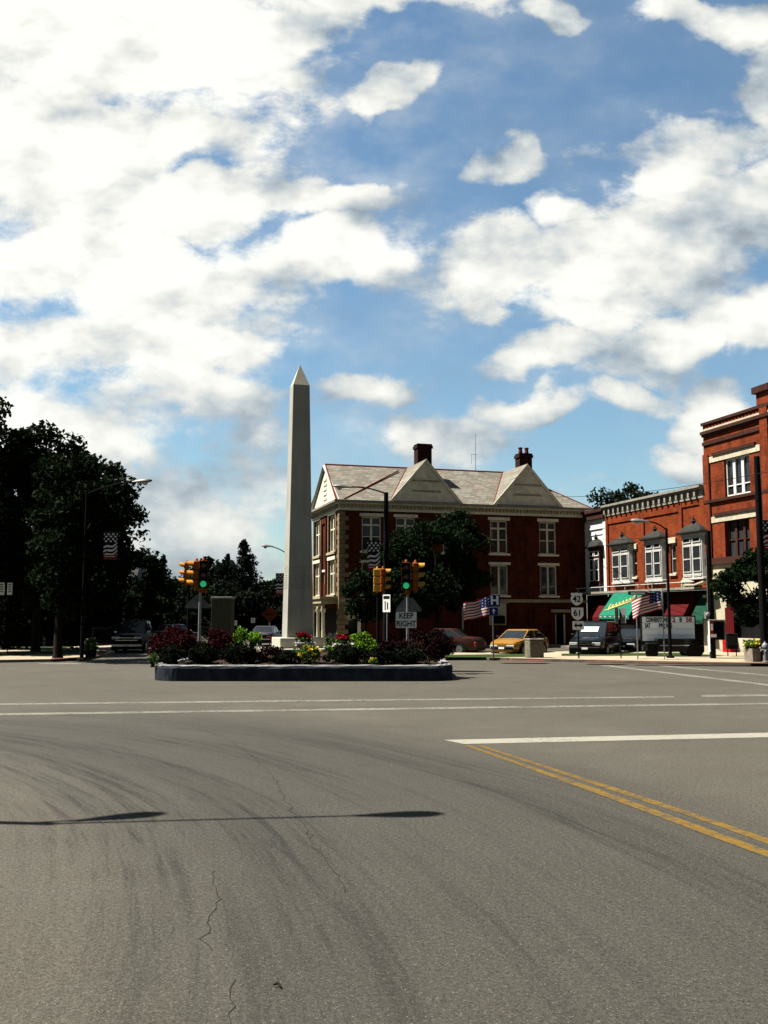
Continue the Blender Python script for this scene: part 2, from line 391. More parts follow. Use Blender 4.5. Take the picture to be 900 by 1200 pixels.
def struct(o): o['kind'] = 'structure'; return o
def copy_tree(o, parent=None):
    c = o.copy(); COL.objects.link(c)
    if parent: c.parent = parent
    for ch in [x for x in bpy.data.objects if x.parent == o]: copy_tree(ch, c)
    return c
def text(name, s, size, mat, parent, loc, rot=(R(90), 0, 0), ext=.004, sx=1.0, bold=0.0, shear=0.0, align='CENTER'):
    cu = bpy.data.curves.new(name, 'FONT'); cu.body = s; cu.size = size; cu.extrude = ext; cu.offset = bold; cu.shear = shear
    cu.align_x = align; cu.align_y = 'CENTER'
    t = bpy.data.objects.new(name, cu); COL.objects.link(t)
    dg = bpy.context.evaluated_depsgraph_get(); me = bpy.data.meshes.new_from_object(t.evaluated_get(dg))
    bpy.data.objects.remove(t); bpy.data.curves.remove(cu)
    me.name = name; me.materials.clear(); me.materials.append(M[mat])
    o = bpy.data.objects.new(name, me); COL.objects.link(o); o.parent = parent; o.location = loc; o.rotation_euler = rot; o.scale = (sx, 1, 1)
    return o

# ------------------------------------------------------------------ foliage
def leaf_mesh(name, cen, size, mat, parent=None, aspect=.62, flat=0.0, seed=None):
    """many diamond leaves, one face each, at the given centres"""
    g = rng if seed is None else np.random.default_rng(seed)
    cen = np.asarray(cen, dtype=np.float32); n = len(cen)
    a = g.normal(size=(n, 3)); a[:, 2] *= (1 - flat); a /= np.linalg.norm(a, axis=1)[:, None]
    b = g.normal(size=(n, 3)); b[:, 2] *= (1 - flat); b -= a * (a * b).sum(1)[:, None]; b /= np.linalg.norm(b, axis=1)[:, None]
    s = (size * g.uniform(.6, 1.35, n))[:, None]
    v = np.empty((n, 4, 3), np.float32)
    v[:, 0] = cen + a * s; v[:, 1] = cen + b * s * aspect + a * s * .1; v[:, 2] = cen - a * s; v[:, 3] = cen - b * s * aspect + a * s * .1
    me = bpy.data.meshes.new(name); me.vertices.add(n * 4); me.vertices.foreach_set('co', v.ravel())
    me.loops.add(n * 4); me.loops.foreach_set('vertex_index', np.arange(n * 4, dtype=np.int32))
    me.polygons.add(n); me.polygons.foreach_set('loop_start', np.arange(0, n * 4, 4, dtype=np.int32)); me.polygons.foreach_set('loop_total', np.full(n, 4, np.int32))
    me.materials.append(M[mat]); me.update(calc_edges=True)
    o = bpy.data.objects.new(name, me); COL.objects.link(o)
    if parent: o.parent = parent
    return o
def crown_points(rad, n, clumps, spread, seed, low=-1.0, hollow=.55):
    g = np.random.default_rng(seed); rad = np.array(rad)
    d = g.normal(size=(clumps, 3)); d /= np.linalg.norm(d, axis=1)[:, None]
    d[:, 2] = np.maximum(d[:, 2], low)
    rr = g.uniform(hollow, 1.0, clumps) ** .6
    c = d * rr[:, None] * rad * (1 + g.normal(0, .06, clumps))[:, None]
    w = g.uniform(.4, 1.6, clumps); w /= w.sum(); k = g.choice(clumps, n, p=w)
    q = g.normal(size=(n, 3)); q /= np.linalg.norm(q, axis=1)[:, None]; q *= (g.uniform(0, 1, n) ** .45)[:, None]
    sp_ = spread * g.uniform(.6, 1.3, clumps)
    return c[k] + q * sp_[k][:, None] * np.array([1, 1, .72]), c
def tree(name, base, h_clear, rad, n, leaf, mat, seed, label, group=None, clumps=70, spread=.9, bark='bark', tr=.16, hollow=.5, low=-.85, cat='tree', off=(0,0)):
    t = empty(name, base, 0, label, cat, group)
    pts, cl = crown_points(rad, n, clumps, spread, seed, low, hollow)
    cz = h_clear + rad[2] * .95; pts = pts + np.array([off[0], off[1], 0]); cl = cl + np.array([off[0], off[1], 0])
    o = leaf_mesh('crown', pts + np.array([0, 0, cz]), leaf, mat, t, seed=seed + 1)
    g = np.random.default_rng(seed + 2); m = MB()
    top = Vector((off[0]*.8+g.normal(0, .15), g.normal(0, .15), cz + rad[2] * .25))
    m.tube([(0,0,-.1), (0,0,.25), (g.normal(0,.05), g.normal(0,.05), h_clear), top], [tr*1.5, tr*1.1, tr*.85, tr*.3], 10)
    for i in g.choice(len(cl), min(14, len(cl)), replace=False):
        e = Vector(cl[i]) + Vector((0, 0, cz)); st = Vector((0, 0, h_clear * .85 + g.uniform(0, 1) * rad[2] * .7))
        if e.z < st.z - .2: st.z = h_clear * .8
        mid = st.lerp(e, .5) + Vector((0, 0, .12 * rad[2])); m.tube([st, mid, e], [tr*.5, tr*.3, tr*.1], 6)
    m.build('trunk', bark, t, smooth=True)
    return t
def conifer(base, h, r, n, leaf, seed, label, group):
    t = empty('spruce_tree', base, 0, label, 'tree', group); g = np.random.default_rng(seed)
    tiers = max(8, int(h / .34)); pts = []
    for k in range(tiers):
        f = k / tiers; z0_ = h * (.08 + .92 * f); rr = r * (1 - f) ** .85 + .08
        nb = max(4, int(11 * (1 - f)) + 3); per = max(6, int(n / tiers / nb * (1.6 - 1.2 * f)))
        for b in range(nb):
            a = g.uniform(0, 2*math.pi); z = z0_ + g.normal(0, .22) * (1 - f); L = rr * g.uniform(.45, 1.2); u = g.uniform(0, 1, per) ** .7
            px = np.cos(a) * u * L + g.normal(0, .10 * rr + .03, per); py = np.sin(a) * u * L + g.normal(0, .10 * rr + .03, per)
            pts.append(np.stack([px, py, z - .28 * u * L + .18 * (u * L) ** 2 / max(L, .1) + g.normal(0, .13, per)], 1))
    leaf_mesh('crown', np.concatenate(pts), leaf, 'lf_con', t, aspect=.35, seed=seed)
    MB().tube([(0,0,-.1), (0,0,h*.5), (0,0,h*.98)], [.04*h**.6+.08, .09, .015], 8).build('trunk', 'bark', t, smooth=True)
    return t
def shrub(name, px, ptop, wpx, Y, mat, seed, label, n=1500, leaf=.05, group=None, z0=.5, dy=None, cat='shrub', flowers=None, clumps=26):
    w = wpx * Y / F / 2; top = Z(ptop, Y); h = max(.25, (top - z0))
    t = empty(name, (X(px, Y), Y, z0), 0, label, cat, group)
    pts, cl = crown_points((w * .82, (dy or w) * .82, h * .46), n, clumps, w * .32, seed, -1, .35)
    leaf_mesh('foliage', np.clip(pts + np.array([0, 0, h * .52]), (-9, -9, .02), (9, 9, 9)), leaf, mat, t, seed=seed)
    m = MB(); g = np.random.default_rng(seed)
    for i in range(7):
        e = Vector(cl[i]) + Vector((0, 0, h * .5)); m.tube([(g.normal(0, .04), g.normal(0, .04), -.05), (e.x*.4, e.y*.4, max(.05, e.z*.5)), (e.x*.9, e.y*.9, max(.1, e.z*.95))], [.018, .012, .006], 5)
    m.build('stem', 'bark', t)
    if flowers:
        fm, fn, fs = flowers; p2, _ = crown_points((w * .85, (dy or w) * .85, h * .45), fn, max(5, fn // 9), .07, seed + 5, .0, .85)
        leaf_mesh('blossom', p2 + np.array([0, -.03, h * .56]), fs, fm, t, aspect=.9, seed=seed + 6)
    return t

# ================================================================== SETTING
GR = R(16.5)
E1 = Vector((math.cos(GR), math.sin(GR), 0)); E2 = Vector((-math.sin(GR), math.cos(GR), 0))
Q = Vector((14.4, 70.0, 0)); HC = Q - E1 * 18.1            # hotel: right and left front corners
def sheet(name, pts, mat, z=0.0): return struct(MB().poly([(p[0], p[1], z) for p in pts]).build(name, mat))
def slab(name, pts, z0, z1, mats, edge=.0):
    m = MB(); n = len(pts)
    m.add([(p[0], p[1], z) for z in (z0, z1) for p in pts], [tuple(n + i for i in range(n))]); m.mi = 1
    m.add([(p[0], p[1], z) for z in (z0, z1) for p in pts], [(i, (i+1) % n, n + (i+1) % n, n + i) for i in range(n)])
    return struct(m.build(name, mats))
struct(MB().poly([(-3000,-3000,-.03),(3000,-3000,-.03),(3000,3000,-.03),(-3000,3000,-.03)]).build('ground', 'farground'))
sheet('road', [(-120,-60),(120,-60),(120,92),(-120,92)], 'asphalt', 0)
sheet('far_road', [(-19,92.0),(-6,92.0),(-26,240),(-44,240)], 'asphalt', -.012)

def stripe(name, pix, mat): return struct(MB().poly([tuple(G(a, b, .004)) for a, b in pix]).build(name, mat))
stripe('crosswalk_line', [(-160,826.0),(790,815.8),(790,817.4),(-160,827.8)], 'linewhite')
stripe('crosswalk_line', [(822,814.4),(1100,811.8),(1100,813.8),(822,816.6)], 'linewhite')
stripe('crosswalk_line', [(-160,838.0),(1100,820.8),(1100,822.6),(-160,840.4)], 'linewhite')
stripe('stop_line', [(520,867.0),(1100,854.0),(1100,859.4),(544,871.8)], 'linebright')
stripe('centre_line', [(544.5,873.4),(550.5,873.4),(700,924.4),(820,967.6),(1000,1033),(1000,1042),(820,975),(700,930.2)], 'lineyel')
stripe('centre_line', [(558.5,873.4),(564,873.4),(710,919.3),(830,958.4),(1000,1016.5),(1000,1025),(830,963.8),(710,924)], 'lineyel')
stripe('lane_line', [(702,779.8),(716,779.8),(910,802.8),(1100,826.6),(1100,829),(900,803.6)], 'linewhite')
stripe('lane_line', [(768,780.1),(782,780.1),(910,791.6),(1100,808.4),(1100,809.8),(900,792.2)], 'linewhite')
stripe('lane_line', [(45,777.2),(178,776.6),(178,777.6),(45,778.4)], 'linewhite')
# sealed cracks in the asphalt
def crack(pix, w, seed):
    g = random.Random(seed); pts = []
    for i in range(len(pix) - 1):
        a, b = G(*pix[i]), G(*pix[i+1]); n = max(2, int((b - a).length / .10))
        for k in range(n): pts.append(a.lerp(b, k / n) + Vector((g.gauss(0, .018), g.gauss(0, .02), 0)))
    m = MB(); L = []; Rr = []
    for p in pts:
        ww = w * g.uniform(.25, 1.2); L.append((p.x - ww, p.y, .003)); Rr.append((p.x + ww, p.y, .003))
    for i in range(len(pts) - 1): m.poly([L[i], Rr[i], Rr[i+1], L[i+1]])
    struct(m.build('road_crack', 'crackfill'))
crack([(298,888),(318,908),(340,946),(356,966),(370,994),(392,1022),(408,1050)], .005, 1)
crack([(246,1020),(258,1048),(247,1082),(244,1120)], .004, 2); crack([(275,1150),(268,1180),(262,1230)], .004, 3)
crack([(298,888),(270,868),(230,852)], .006, 4)
tag(MB().tube([tuple(G(320,1154,.012)), tuple(G(326,1152,.02)), tuple(G(330,1157,.012))], [.004,.009,.003], 6).build('fallen_leaf', 'bark'),
    'small dark fallen leaf lying on the asphalt in the foreground', 'leaf')

# pavements
front = [(470,770.5),(535,772.3),(600,774.6),(700,776.6),(770,778.2),(900,780.2),(1150,783)]
fp = [G(*p) for p in front]; bp = [G(1150,766.6), G(900,766.2), G(470,765.6)]
slab('pavement', fp + bp, -.02, .13, ['concrete', 'kerbstone'])
def gz(px, py): v = G(px, py, .13); return (v.x, v.y)
sheet('grass_strip', [gz(*p) for p in [(520,767.6),(520,770.3),(560,770.4),(622,769.8),(622,766.2)]], 'grass', .136)
sheet('grass_strip', [gz(*p) for p in [(658,766.0),(658,768.6),(870,768.6),(870,764.6)]], 'grass', .136)
for q in ([(590,773.3),(645,773.5),(636,774.6),(582,774.2)], [(690,774.4),(740,774.6),(726,775.6),(682,775.3)], [(745,775.4),(905,776.4),(905,777.6),(738,776.2)]):
    sheet('brick_paving', [gz(*p) for p in q], 'brickpave', .134)
W = lambda o, a, b: tuple((o + E1 * a + E2 * b)[:2])
ROWD = -E2
far = [W(HC,-.6,-2.6), W(HC,14.6,-2.6), (Q - E1*3.5 + ROWD*3.2)[:2], (Q - E1*3.5 + ROWD*26)[:2], (Q + E1*4 + ROWD*26)[:2], (Q + E1*4)[:2], W(HC,18,9), W(HC,-2.6,9), W(HC,-2.6,-.6)]
slab('pavement', [tuple(p) for p in far], -.02, .14, ['concrete', 'kerbstone'])
left = [G(-700,781), G(-100,778.6), G(0,776.6), G(60,775.6), G(104,773.0), G(124,769.6), G(134,766.2), G(138,758), G(143,748), G(150,742)]
slab('pavement', left + [Vector((-60, 125, 0)), Vector((-90, 60, 0))], -.02, .13, ['concrete', 'kerbstone'])
sheet('lawn', [gz(*p) for p in [(-560,774),(-40,771.2),(30,767.6),(100,766.2),(122,763.4),(96,760.6),(64,763.2),(28,764.2),(-300,763)]], 'grass', .136)
sheet('lawn', [gz(*p) for p in [(-500,760.5),(70,759.8),(92,757.2),(128,752.5),(132,745),(-300,740)]], 'grass', .136)
sheet('brick_paving', [gz(*p) for p in [(60,772.6),(104,770.4),(121,767),(128,762.8),(120,763),(113,766.6),(98,769.8),(60,771.6)]], 'brickpave', .134)

# ================================================================== ISLAND AND MONUMENT
def rrect(x0, x1, y0, y1, r, n=7):
    out = []
    for cx, cy, a0 in ((x1-r,y0+r,-90),(x1-r,y1-r,0),(x0+r,y1-r,90),(x0+r,y0+r,180)):
        for k in range(n): a = R(a0 + 90*k/(n-1)); out.append((cx + r*math.cos(a), cy + r*math.sin(a)))
    return out
IX0, IX1, IY0, IY1 = X(176,31.5), X(532,31.5), 31.5, 46.0
isl = empty('planter_bed', ((IX0+IX1)/2, (IY0+IY1)/2, 0), 0, 'long raised traffic island bed with dark painted kerb wall under the obelisk', 'planter bed')
cx_, cy_ = (IX0+IX1)/2, (IY0+IY1)/2
def ring(inset, z, rad, seed=0, jit=0.0):
    g = random.Random(seed); return [(x - cx_ + g.uniform(-jit, jit), y - cy_ + g.uniform(-jit, jit), z + g.uniform(-jit, jit)) for x, y in rrect(IX0+inset, IX1-inset, IY0+inset, IY1-inset, rad, 7)]
def dens(rg, k=14):
    out = []
    for i in range(len(rg)):
        a, b = Vector(rg[i]), Vector(rg[(i+1) % len(rg)]); n = max(1, int((b-a).length / .35))
        out += [tuple(a.lerp(b, j/n)) for j in range(n)]
    return out
def rr_(inset, z, rad, seed, jit):
    g = random.Random(seed); pts = dens([(x - cx_, y - cy_, z) for x, y in rrect(IX0+.2, IX1-.2, IY0+.2, IY1-.2, 1.0, 12)])
    out = []
    for x, y, zz in pts:
        k = inset - .2; ln = math.hypot(x, y); hx, hy = (IX1-IX0)/2 - .2, (IY1-IY0)/2 - .2
        out.append((x * (1 - k / hx) + g.uniform(-jit, jit), y * (1 - k / hy) + g.uniform(-jit, jit), zz + g.uniform(-jit, jit)))
    return out
m = MB(); m.rings([rr_(0, 0, 1, 1, .0), rr_(.0, .40, 1, 2, .012), rr_(.03, .475, 1, 3, .014)], cap=False).build('kerb_wall', 'islandwall', isl)
m = MB(); m.rings([rr_(.03, .475, 1, 3, .014), rr_(.07, .51, 1, 4, .014), rr_(.26, .50, 1, 5, .014), rr_(.30, .40, 1, 6, .0)], cap=False).build('kerb_top', 'islandtop', isl)
m = MB(); rs = [rr_(.24, .42, 1, 6, .02), rr_(1.2, .52, 1, 7, .03), rr_(2.6, .66, 1, 8, .03), rr_(3.6, .72, 1, 9, .03)]
m.rings(rs, cap=True).build('soil', 'soil', isl, smooth=True)

OB = Vector((X(349, 38), 38, 0)); ob = empty('obelisk', (OB.x, OB.y, .45), R(17), 'tall tapering grey granite obelisk with pointed top on a stepped base in the island bed', 'monument')
def zo(py): return Z(py, 38) - .45
def sqr(w, z): return [(-w,-w,z),(w,-w,z),(w,w,z),(-w,w,z)]
zt0, zt1, zt2 = zo(747), zo(453), zo(428)
wb, wt = .505, .325
m = MB(); N = 12
m.rings([sqr(wb + (wt-wb)*k/N, zt0 + (zt1-zt0)*k/N) for k in range(N+1)]); sh = m.build('shaft', 'granite', ob)
MB().rings([sqr(wt, zt1), sqr(.012, zt2)]).build('cap', 'granite_base', ob)
zu = zo(754.5); zl = zo(765)
b1 = .82; b2 = 1.30
MB().bbox(-b1-.02, b1+.02, -b1-.02, b1+.02, zo(749)-.33, zt0+.004, .02).build('upper_step', 'granite_base', ob)
zs1 = zo(749)-.33
MB().bbox(-b2, b2, -b2, b2, zs1-.46, zs1+.002, .025).build('lower_step', 'granite_base', ob)
MB().bbox(-b2-.35, b2+.35, -b2-.35, b2+.35, -.1, zs1-.44, .03).build('foundation', 'granite_base', ob)
m = MB(); g = random.Random(3)                                # the worn inscription: rows of short cut strokes, front and left face
for row in range(13):
    z = zo(664) - row * .073; w = wb + (wt-wb)*(z-zt0)/(zt1-zt0); half = w * (.78 if row % 4 else .5); x = -half
    while x < half:
        L = g.uniform(.03, .09)
        m.box(x, min(x+L, half), -w-.0015, -w+.02, z, z+.028); m.box(-w-.0015, -w+.02, x, min(x+L, half), z, z+.028)
        x += L + g.uniform(.018, .05)
m.build('inscription', 'granite_cut', sh)

G_SH = 'shrubs and flowers planted in the island bed'
shrub('barberry_shrub', 205, 736, 62, 33.6, 'lf_red', 11, 'red leaved barberry shrub at the left front corner of the island bed', 5200, .045, G_SH, .5)
shrub('barberry_shrub', 251, 737, 54, 34.2, 'lf_red', 12, 'dark red barberry shrub below the left traffic signal pole', 4200, .045, G_SH, .52)
shrub('barberry_shrub', 499, 738, 66, 33.4, 'lf_dkred', 13, 'dark maroon barberry shrub at the right end of the island bed', 5200, .045, G_SH, .5)
shrub('barberry_shrub', 462, 748, 46, 33.2, 'lf_dkred', 14, 'low dark maroon shrub below the keep right sign', 3000, .045, G_SH, .5)
shrub('barberry_shrub', 315, 757, 40, 32.9, 'lf_dkred', 15, 'low dark purple shrub in front of the obelisk steps on their left', 2200, .04, G_SH, .5)
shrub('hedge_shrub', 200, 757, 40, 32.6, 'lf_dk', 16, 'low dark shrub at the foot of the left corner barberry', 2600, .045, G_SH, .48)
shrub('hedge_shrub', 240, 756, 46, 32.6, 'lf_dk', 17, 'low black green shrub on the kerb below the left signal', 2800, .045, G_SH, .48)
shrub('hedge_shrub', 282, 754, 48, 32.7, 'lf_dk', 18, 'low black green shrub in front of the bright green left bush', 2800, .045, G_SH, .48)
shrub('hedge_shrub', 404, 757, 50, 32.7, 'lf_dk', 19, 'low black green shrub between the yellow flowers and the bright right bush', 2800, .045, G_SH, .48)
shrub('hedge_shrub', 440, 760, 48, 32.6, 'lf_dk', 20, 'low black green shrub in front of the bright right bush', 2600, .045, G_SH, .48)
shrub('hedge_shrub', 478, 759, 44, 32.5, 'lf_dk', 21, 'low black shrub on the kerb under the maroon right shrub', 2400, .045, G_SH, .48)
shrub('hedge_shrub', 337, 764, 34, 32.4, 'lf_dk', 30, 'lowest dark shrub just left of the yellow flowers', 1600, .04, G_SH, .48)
shrub('box_shrub', 289, 737, 42, 35.5, 'lf_bright', 22, 'bright yellow green bush left of the obelisk steps', 3200, .045, G_SH, .58)
shrub('box_shrub', 427, 742, 40, 35.0, 'lf_bright', 23, 'bright yellow green bush right of the obelisk steps', 3000, .045, G_SH, .56)
shrub('box_shrub', 390, 743, 20, 35.4, 'lf_plant', 24, 'small mid green bush left of the red flowers on the right', 900, .045, G_SH, .6)
shrub('flower_clump', 361, 757, 38, 32.6, 'lf_plant', 25, 'clump of yellow flowers in front of the geranium urn', 1500, .04, G_SH, .48, cat='flowers', flowers=('pet_yel', 170, .045))
shrub('flower_clump', 438, 771, 12, 31.9, 'lf_plant', 26, 'small pale yellow flowers spilling over the kerb under the bright right bush', 220, .035, G_SH, .46, cat='flowers', flowers=('pet_yel', 60, .035))
shrub('flower_clump', 181, 764, 14, 32.2, 'lf_plant', 27, 'tiny white and green plant at the left tip of the island kerb', 300, .035, G_SH, .46, cat='flowers', flowers=('pet_white', 40, .035))
shrub('flower_clump', 267, 741, 26, 35.6, 'lf_dk', 28, 'sparse orange flowers under the control cabinet', 600, .045, G_SH, .6, cat='flowers', flowers=('pet_orange', 40, .04))
def urn(px, ptop, Y, label, seed, z0=.5):
    h = Z(ptop, Y) - z0; t = empty('flower_urn', (X(px, Y), Y, z0), 0, label, 'flower urn', 'geranium urns in the island bed')
    b = h - .36
    MB().lathe([(.16,-.05),(.17,.03),(.08,.08),(.07,b*.45),(.12,b*.6),(.28,b-.08),(.33,b),(.30,b+.015),(.27,b-.03)], n=18).build('bowl', 'urn', t, smooth=True)
    pts, _ = crown_points((.30,.30,.12), 500, 16, .10, seed, -.2, .4); leaf_mesh('foliage', pts + np.array([0,0,b+.08]), .045, 'lf_plant', t, seed=seed)
    pts, _ = crown_points((.34,.34,.08), 160, 40, .09, seed+1, -.6, .85); leaf_mesh('trailing_flowers', pts + np.array([0,0,b-.0]), .045, 'pet_white', t, seed=seed)
    pts, _ = crown_points((.22,.22,.12), 320, 12, .09, seed+2, .0, .6); leaf_mesh('geranium', pts + np.array([0,0,b+.22]), .045, 'pet_red', t, aspect=.9, seed=seed)
    return t
urn(357, 741, 34.2, 'white urn of red geraniums and trailing white flowers before the obelisk', 41)
urn(402, 743, 34.8, 'white urn of dark red flowers beside the bright right bush', 44)

# ================================================================== SIGNALS, SIGNS, LAMPS
def cap_ring(r, n=12): return [(r*math.cos(2*math.pi*k/n), r*math.sin(2*math.pi*k/n)) for k in range(n)]
def signal_head(parent, loc, rz, lit=None, body='sigyel', visor='sigyel', face='black'):
    """three-section head, front towards local -Y"""
    m = MB()
    for k in range(3): m.bbox(-.165, .165, -.09, .10, .345*k, .345*k+.335, .03)
    m.lathe([(.05,-.07),(.06,0)], n=10); m.lathe([(.06,1.03),(.05,1.09),(.02,1.13)], n=10)
    h = m.build('signal_head', body, parent, smooth=True); h.location = loc; h.rotation_euler = (0, 0, rz)
    MB().box(-.158, .158, -.1, -.089, .012, 1.018).build('front_plate', face, h)
    for k, lens in enumerate(('lensgrn' if lit == 'green' else 'dark', 'lensamb', 'lensred')):
        z = .172 + .345*k
        MB().lathe([(.115,-.104),(.108,-.122),(.08,-.134),(.01,-.14)], (0,0,z), 18, 'Y').build('lens', lens, h, smooth=True)
        v = MB(); rings = []
        for y, cut, r in ((-.10, 212, .150), (-.20, 205, .150), (-.30, 180, .150), (-.345, 140, .148)):
            rings.append([(r*math.cos(R(90 + cut/2 - cut*i/16)), y, z + r*math.sin(R(90 + cut/2 - cut*i/16))) for i in range(17)])
        inner = [[(p[0]*.955, p[1], z + (p[2]-z)*.955) for p in r] for r in rings]
        v.rings(rings, False, False); v.rings(inner, False, False); v.rings([rings[-1], inner[-1]], False, False)
        v.build('visor', visor, h, smooth=True)
    return h
def pole_mesh(r0, r1, h, n=12, base=True):
    m = MB(); m.lathe([(r0,0),(r1,h)], n=n)
    if base: m.lathe([(r0*2.2,0),(r0*2.2,.08),(r0*1.2,.12)], n=n)
    return m
G_SIG = 'traffic signals around the square'
# left island signal
Y = 36.0; zb = Z(690, Y)
ts = empty('traffic_signal', (X(234.5,Y), Y, .5), 0, 'left island traffic signal showing green with two yellow hooded heads', 'traffic signal', G_SIG)
pole_mesh(.06, .05, zb-.5).build('pole', 'steel', ts, smooth=True)
MB().box(-.07,.25,-.06,.06,zb-.64,zb-.52).box(-.16,.14,-.07,.07,zb-.36,zb-.02).build('mount', 'sigor', ts)
signal_head(ts, (.12, -.08, zb-.5), R(10), 'green', 'sigor', 'black'); signal_head(ts, (-.16, .02, zb-.5), R(-78), None, 'sigor', 'sigyel')
Yb = 44.0; zb2 = Z(686, Yb)
t2 = empty('traffic_signal', (X(221,Yb), Yb, .5), 0, 'farther left yellow traffic signal seen side on behind the green one', 'traffic signal', G_SIG)
pole_mesh(.06, .05, zb2-.5).build('pole', 'darksteel', t2, smooth=True); signal_head(t2, (-.10, 0, zb2-.5), R(-82), None, 'sigor', 'sigyel', 'black')
# right island signal
Y = 36.0; zb = Z(692, Y)
t3 = empty('traffic_signal', (X(477.5,Y), Y, .5), 0, 'right island traffic signal showing green above the keep right sign', 'traffic signal', G_SIG)
pole_mesh(.05, .045, zb-.5+.08).build('pole', 'steel', t3, smooth=True)
MB().box(-.09,.09,-.06,.06,zb-.66,zb-.5).build('mount', 'sigor', t3)
signal_head(t3, (-.04, -.06, zb-.5), R(-6), 'green', 'sigor', 'black'); signal_head(t3, (.30, .10, zb-.5), R(84), None, 'sigor', 'siggold')
Y = 43.0; zb = Z(694, Y)
t4 = empty('traffic_signal', (X(443,Y), Y, .45), 0, 'orange traffic signal turned right below the banner on the dark lamp pole', 'traffic signal', G_SIG)
pole_mesh(.07, .06, zb-.4).build('pole', 'darksteel', t4, smooth=True)
signal_head(t4, (-.03, 0, zb-.45), R(172), None, 'siggold', 'sigor'); signal_head(t4, (.22, -.12, zb-.45), R(84), None, 'sigor', 'siggold')
# sign plates on the signals' poles
def plate(name, parent, w, h, mat, loc, rz=0.0, r=.04, t=.006, poly=None):
    pts = poly or rrect(-w/2, w/2, -h/2, h/2, r, 4)
    o = MB().prism(pts, -t, t).build(name, mat, parent); o.location = loc; o.rotation_euler = (0, 0, rz); return o
def sp_rel(t, px, py, Y): p = P(px, py, Y); return Vector((p.x - t.location.x, Y - t.location.y, p.z - t.location.z))
hood = [(-.47,-.30),(.47,-.30),(.46,-.20),(.18,.17),(.10,.21),(-.10,.21),(-.18,.17),(-.46,-.20)]
c = sp_rel(t3, 479, 707, 36.0)
s1 = empty('sign_back', t3.location + Vector((c.x, .07, c.z)), 0, 'bare grey back of a warning sign above the keep right plate', 'sign', 'grey sign backs on the island signal poles')
plate('panel', s1, 0, 0, 'signback', (0,0,0), poly=hood)
MB().box(-.012,.012,-.02,.0,-.30,.21).build('post_strip', 'darksteel', s1)
c = sp_rel(ts, 231, 705, 36.0)
s2 = empty('sign_back', ts.location + Vector((c.x, .09, c.z)), R(8), 'bare grey sloping sign back behind the left signal pole', 'sign', 'grey sign backs on the island signal poles')
plate('panel', s2, 0, 0, 'signback', (0,0,0), poly=[(-.46,-.24),(.46,-.24),(.42,-.1),(.05,.26),(-.05,.26),(-.42,-.1)])
p = P(476, 726.5, 35.9)
kr = empty('keep_right_sign', (p.x, 35.93, p.z), 0, 'white plate reading KEEP RIGHT on the right island signal pole', 'sign')
plate('panel', kr, .76, .58, 'signwhite', (0,0,0), r=.04)
text('lettering', 'KEEP\nRIGHT', .285, 'ink', kr, (0,-.010,.0), sx=.86, bold=.006)
MB().prism(rrect(-.35,.35,-.26,.26,.03,4), -.0075,-.0065).build('border', 'signwhite', kr)
# small white sign and its post
Y = 44; p = P(453, 707, Y)
ow = empty('lane_sign', (p.x, Y, 0), R(-38), 'narrow white sign with black top band on a thin post beside the orange signal', 'sign')
MB().tube([(0,.04,0),(0,.04,p.z+.35)], .03, 8).build('post', 'steel', ow)
plate('panel', ow, .42, .78, 'signwhite', (0,0,p.z), r=.03)
MB().box(-.17,.17,-.012,-.007,p.z+.20,p.z+.33).box(-.10,-.05,-.012,-.007,p.z-.30,p.z+.1).box(.03,.09,-.012,-.007,p.z-.26,p.z+.04).build('marking', 'ink', ow)
# control cabinet
Y = 40.0; a, b = X(249.5,Y), X(273.5,Y); zt = Z(699.5,Y); zbt = .55
cb = empty('control_cabinet', ((a+b)/2, Y, .5), R(-6), 'grey brown signal control cabinet with a pale top on the island', 'cabinet')
w = (b-a)/2
MB().bbox(-w, w, -.25, .25, .3, zt-.5-.09, .012).build('body', 'cabinet', cb)
MB().bbox(-w-.02, w+.02, -.28, .27, zt-.5-.09, zt-.5, .012).build('top', 'cabtop', cb)
MB().box(-w+.05, w-.03, -.262,-.252, .42, zt-.5-.16).build('door', 'cabinet', cb)
MB().box(-w+.09,-w+.12,-.29,-.262,.55,.78).build('handle', 'steel', cb)
MB().box(-w*.7, w*.7, -.2,.2,-.1,.3).build('plinth', 'plcon', cb)

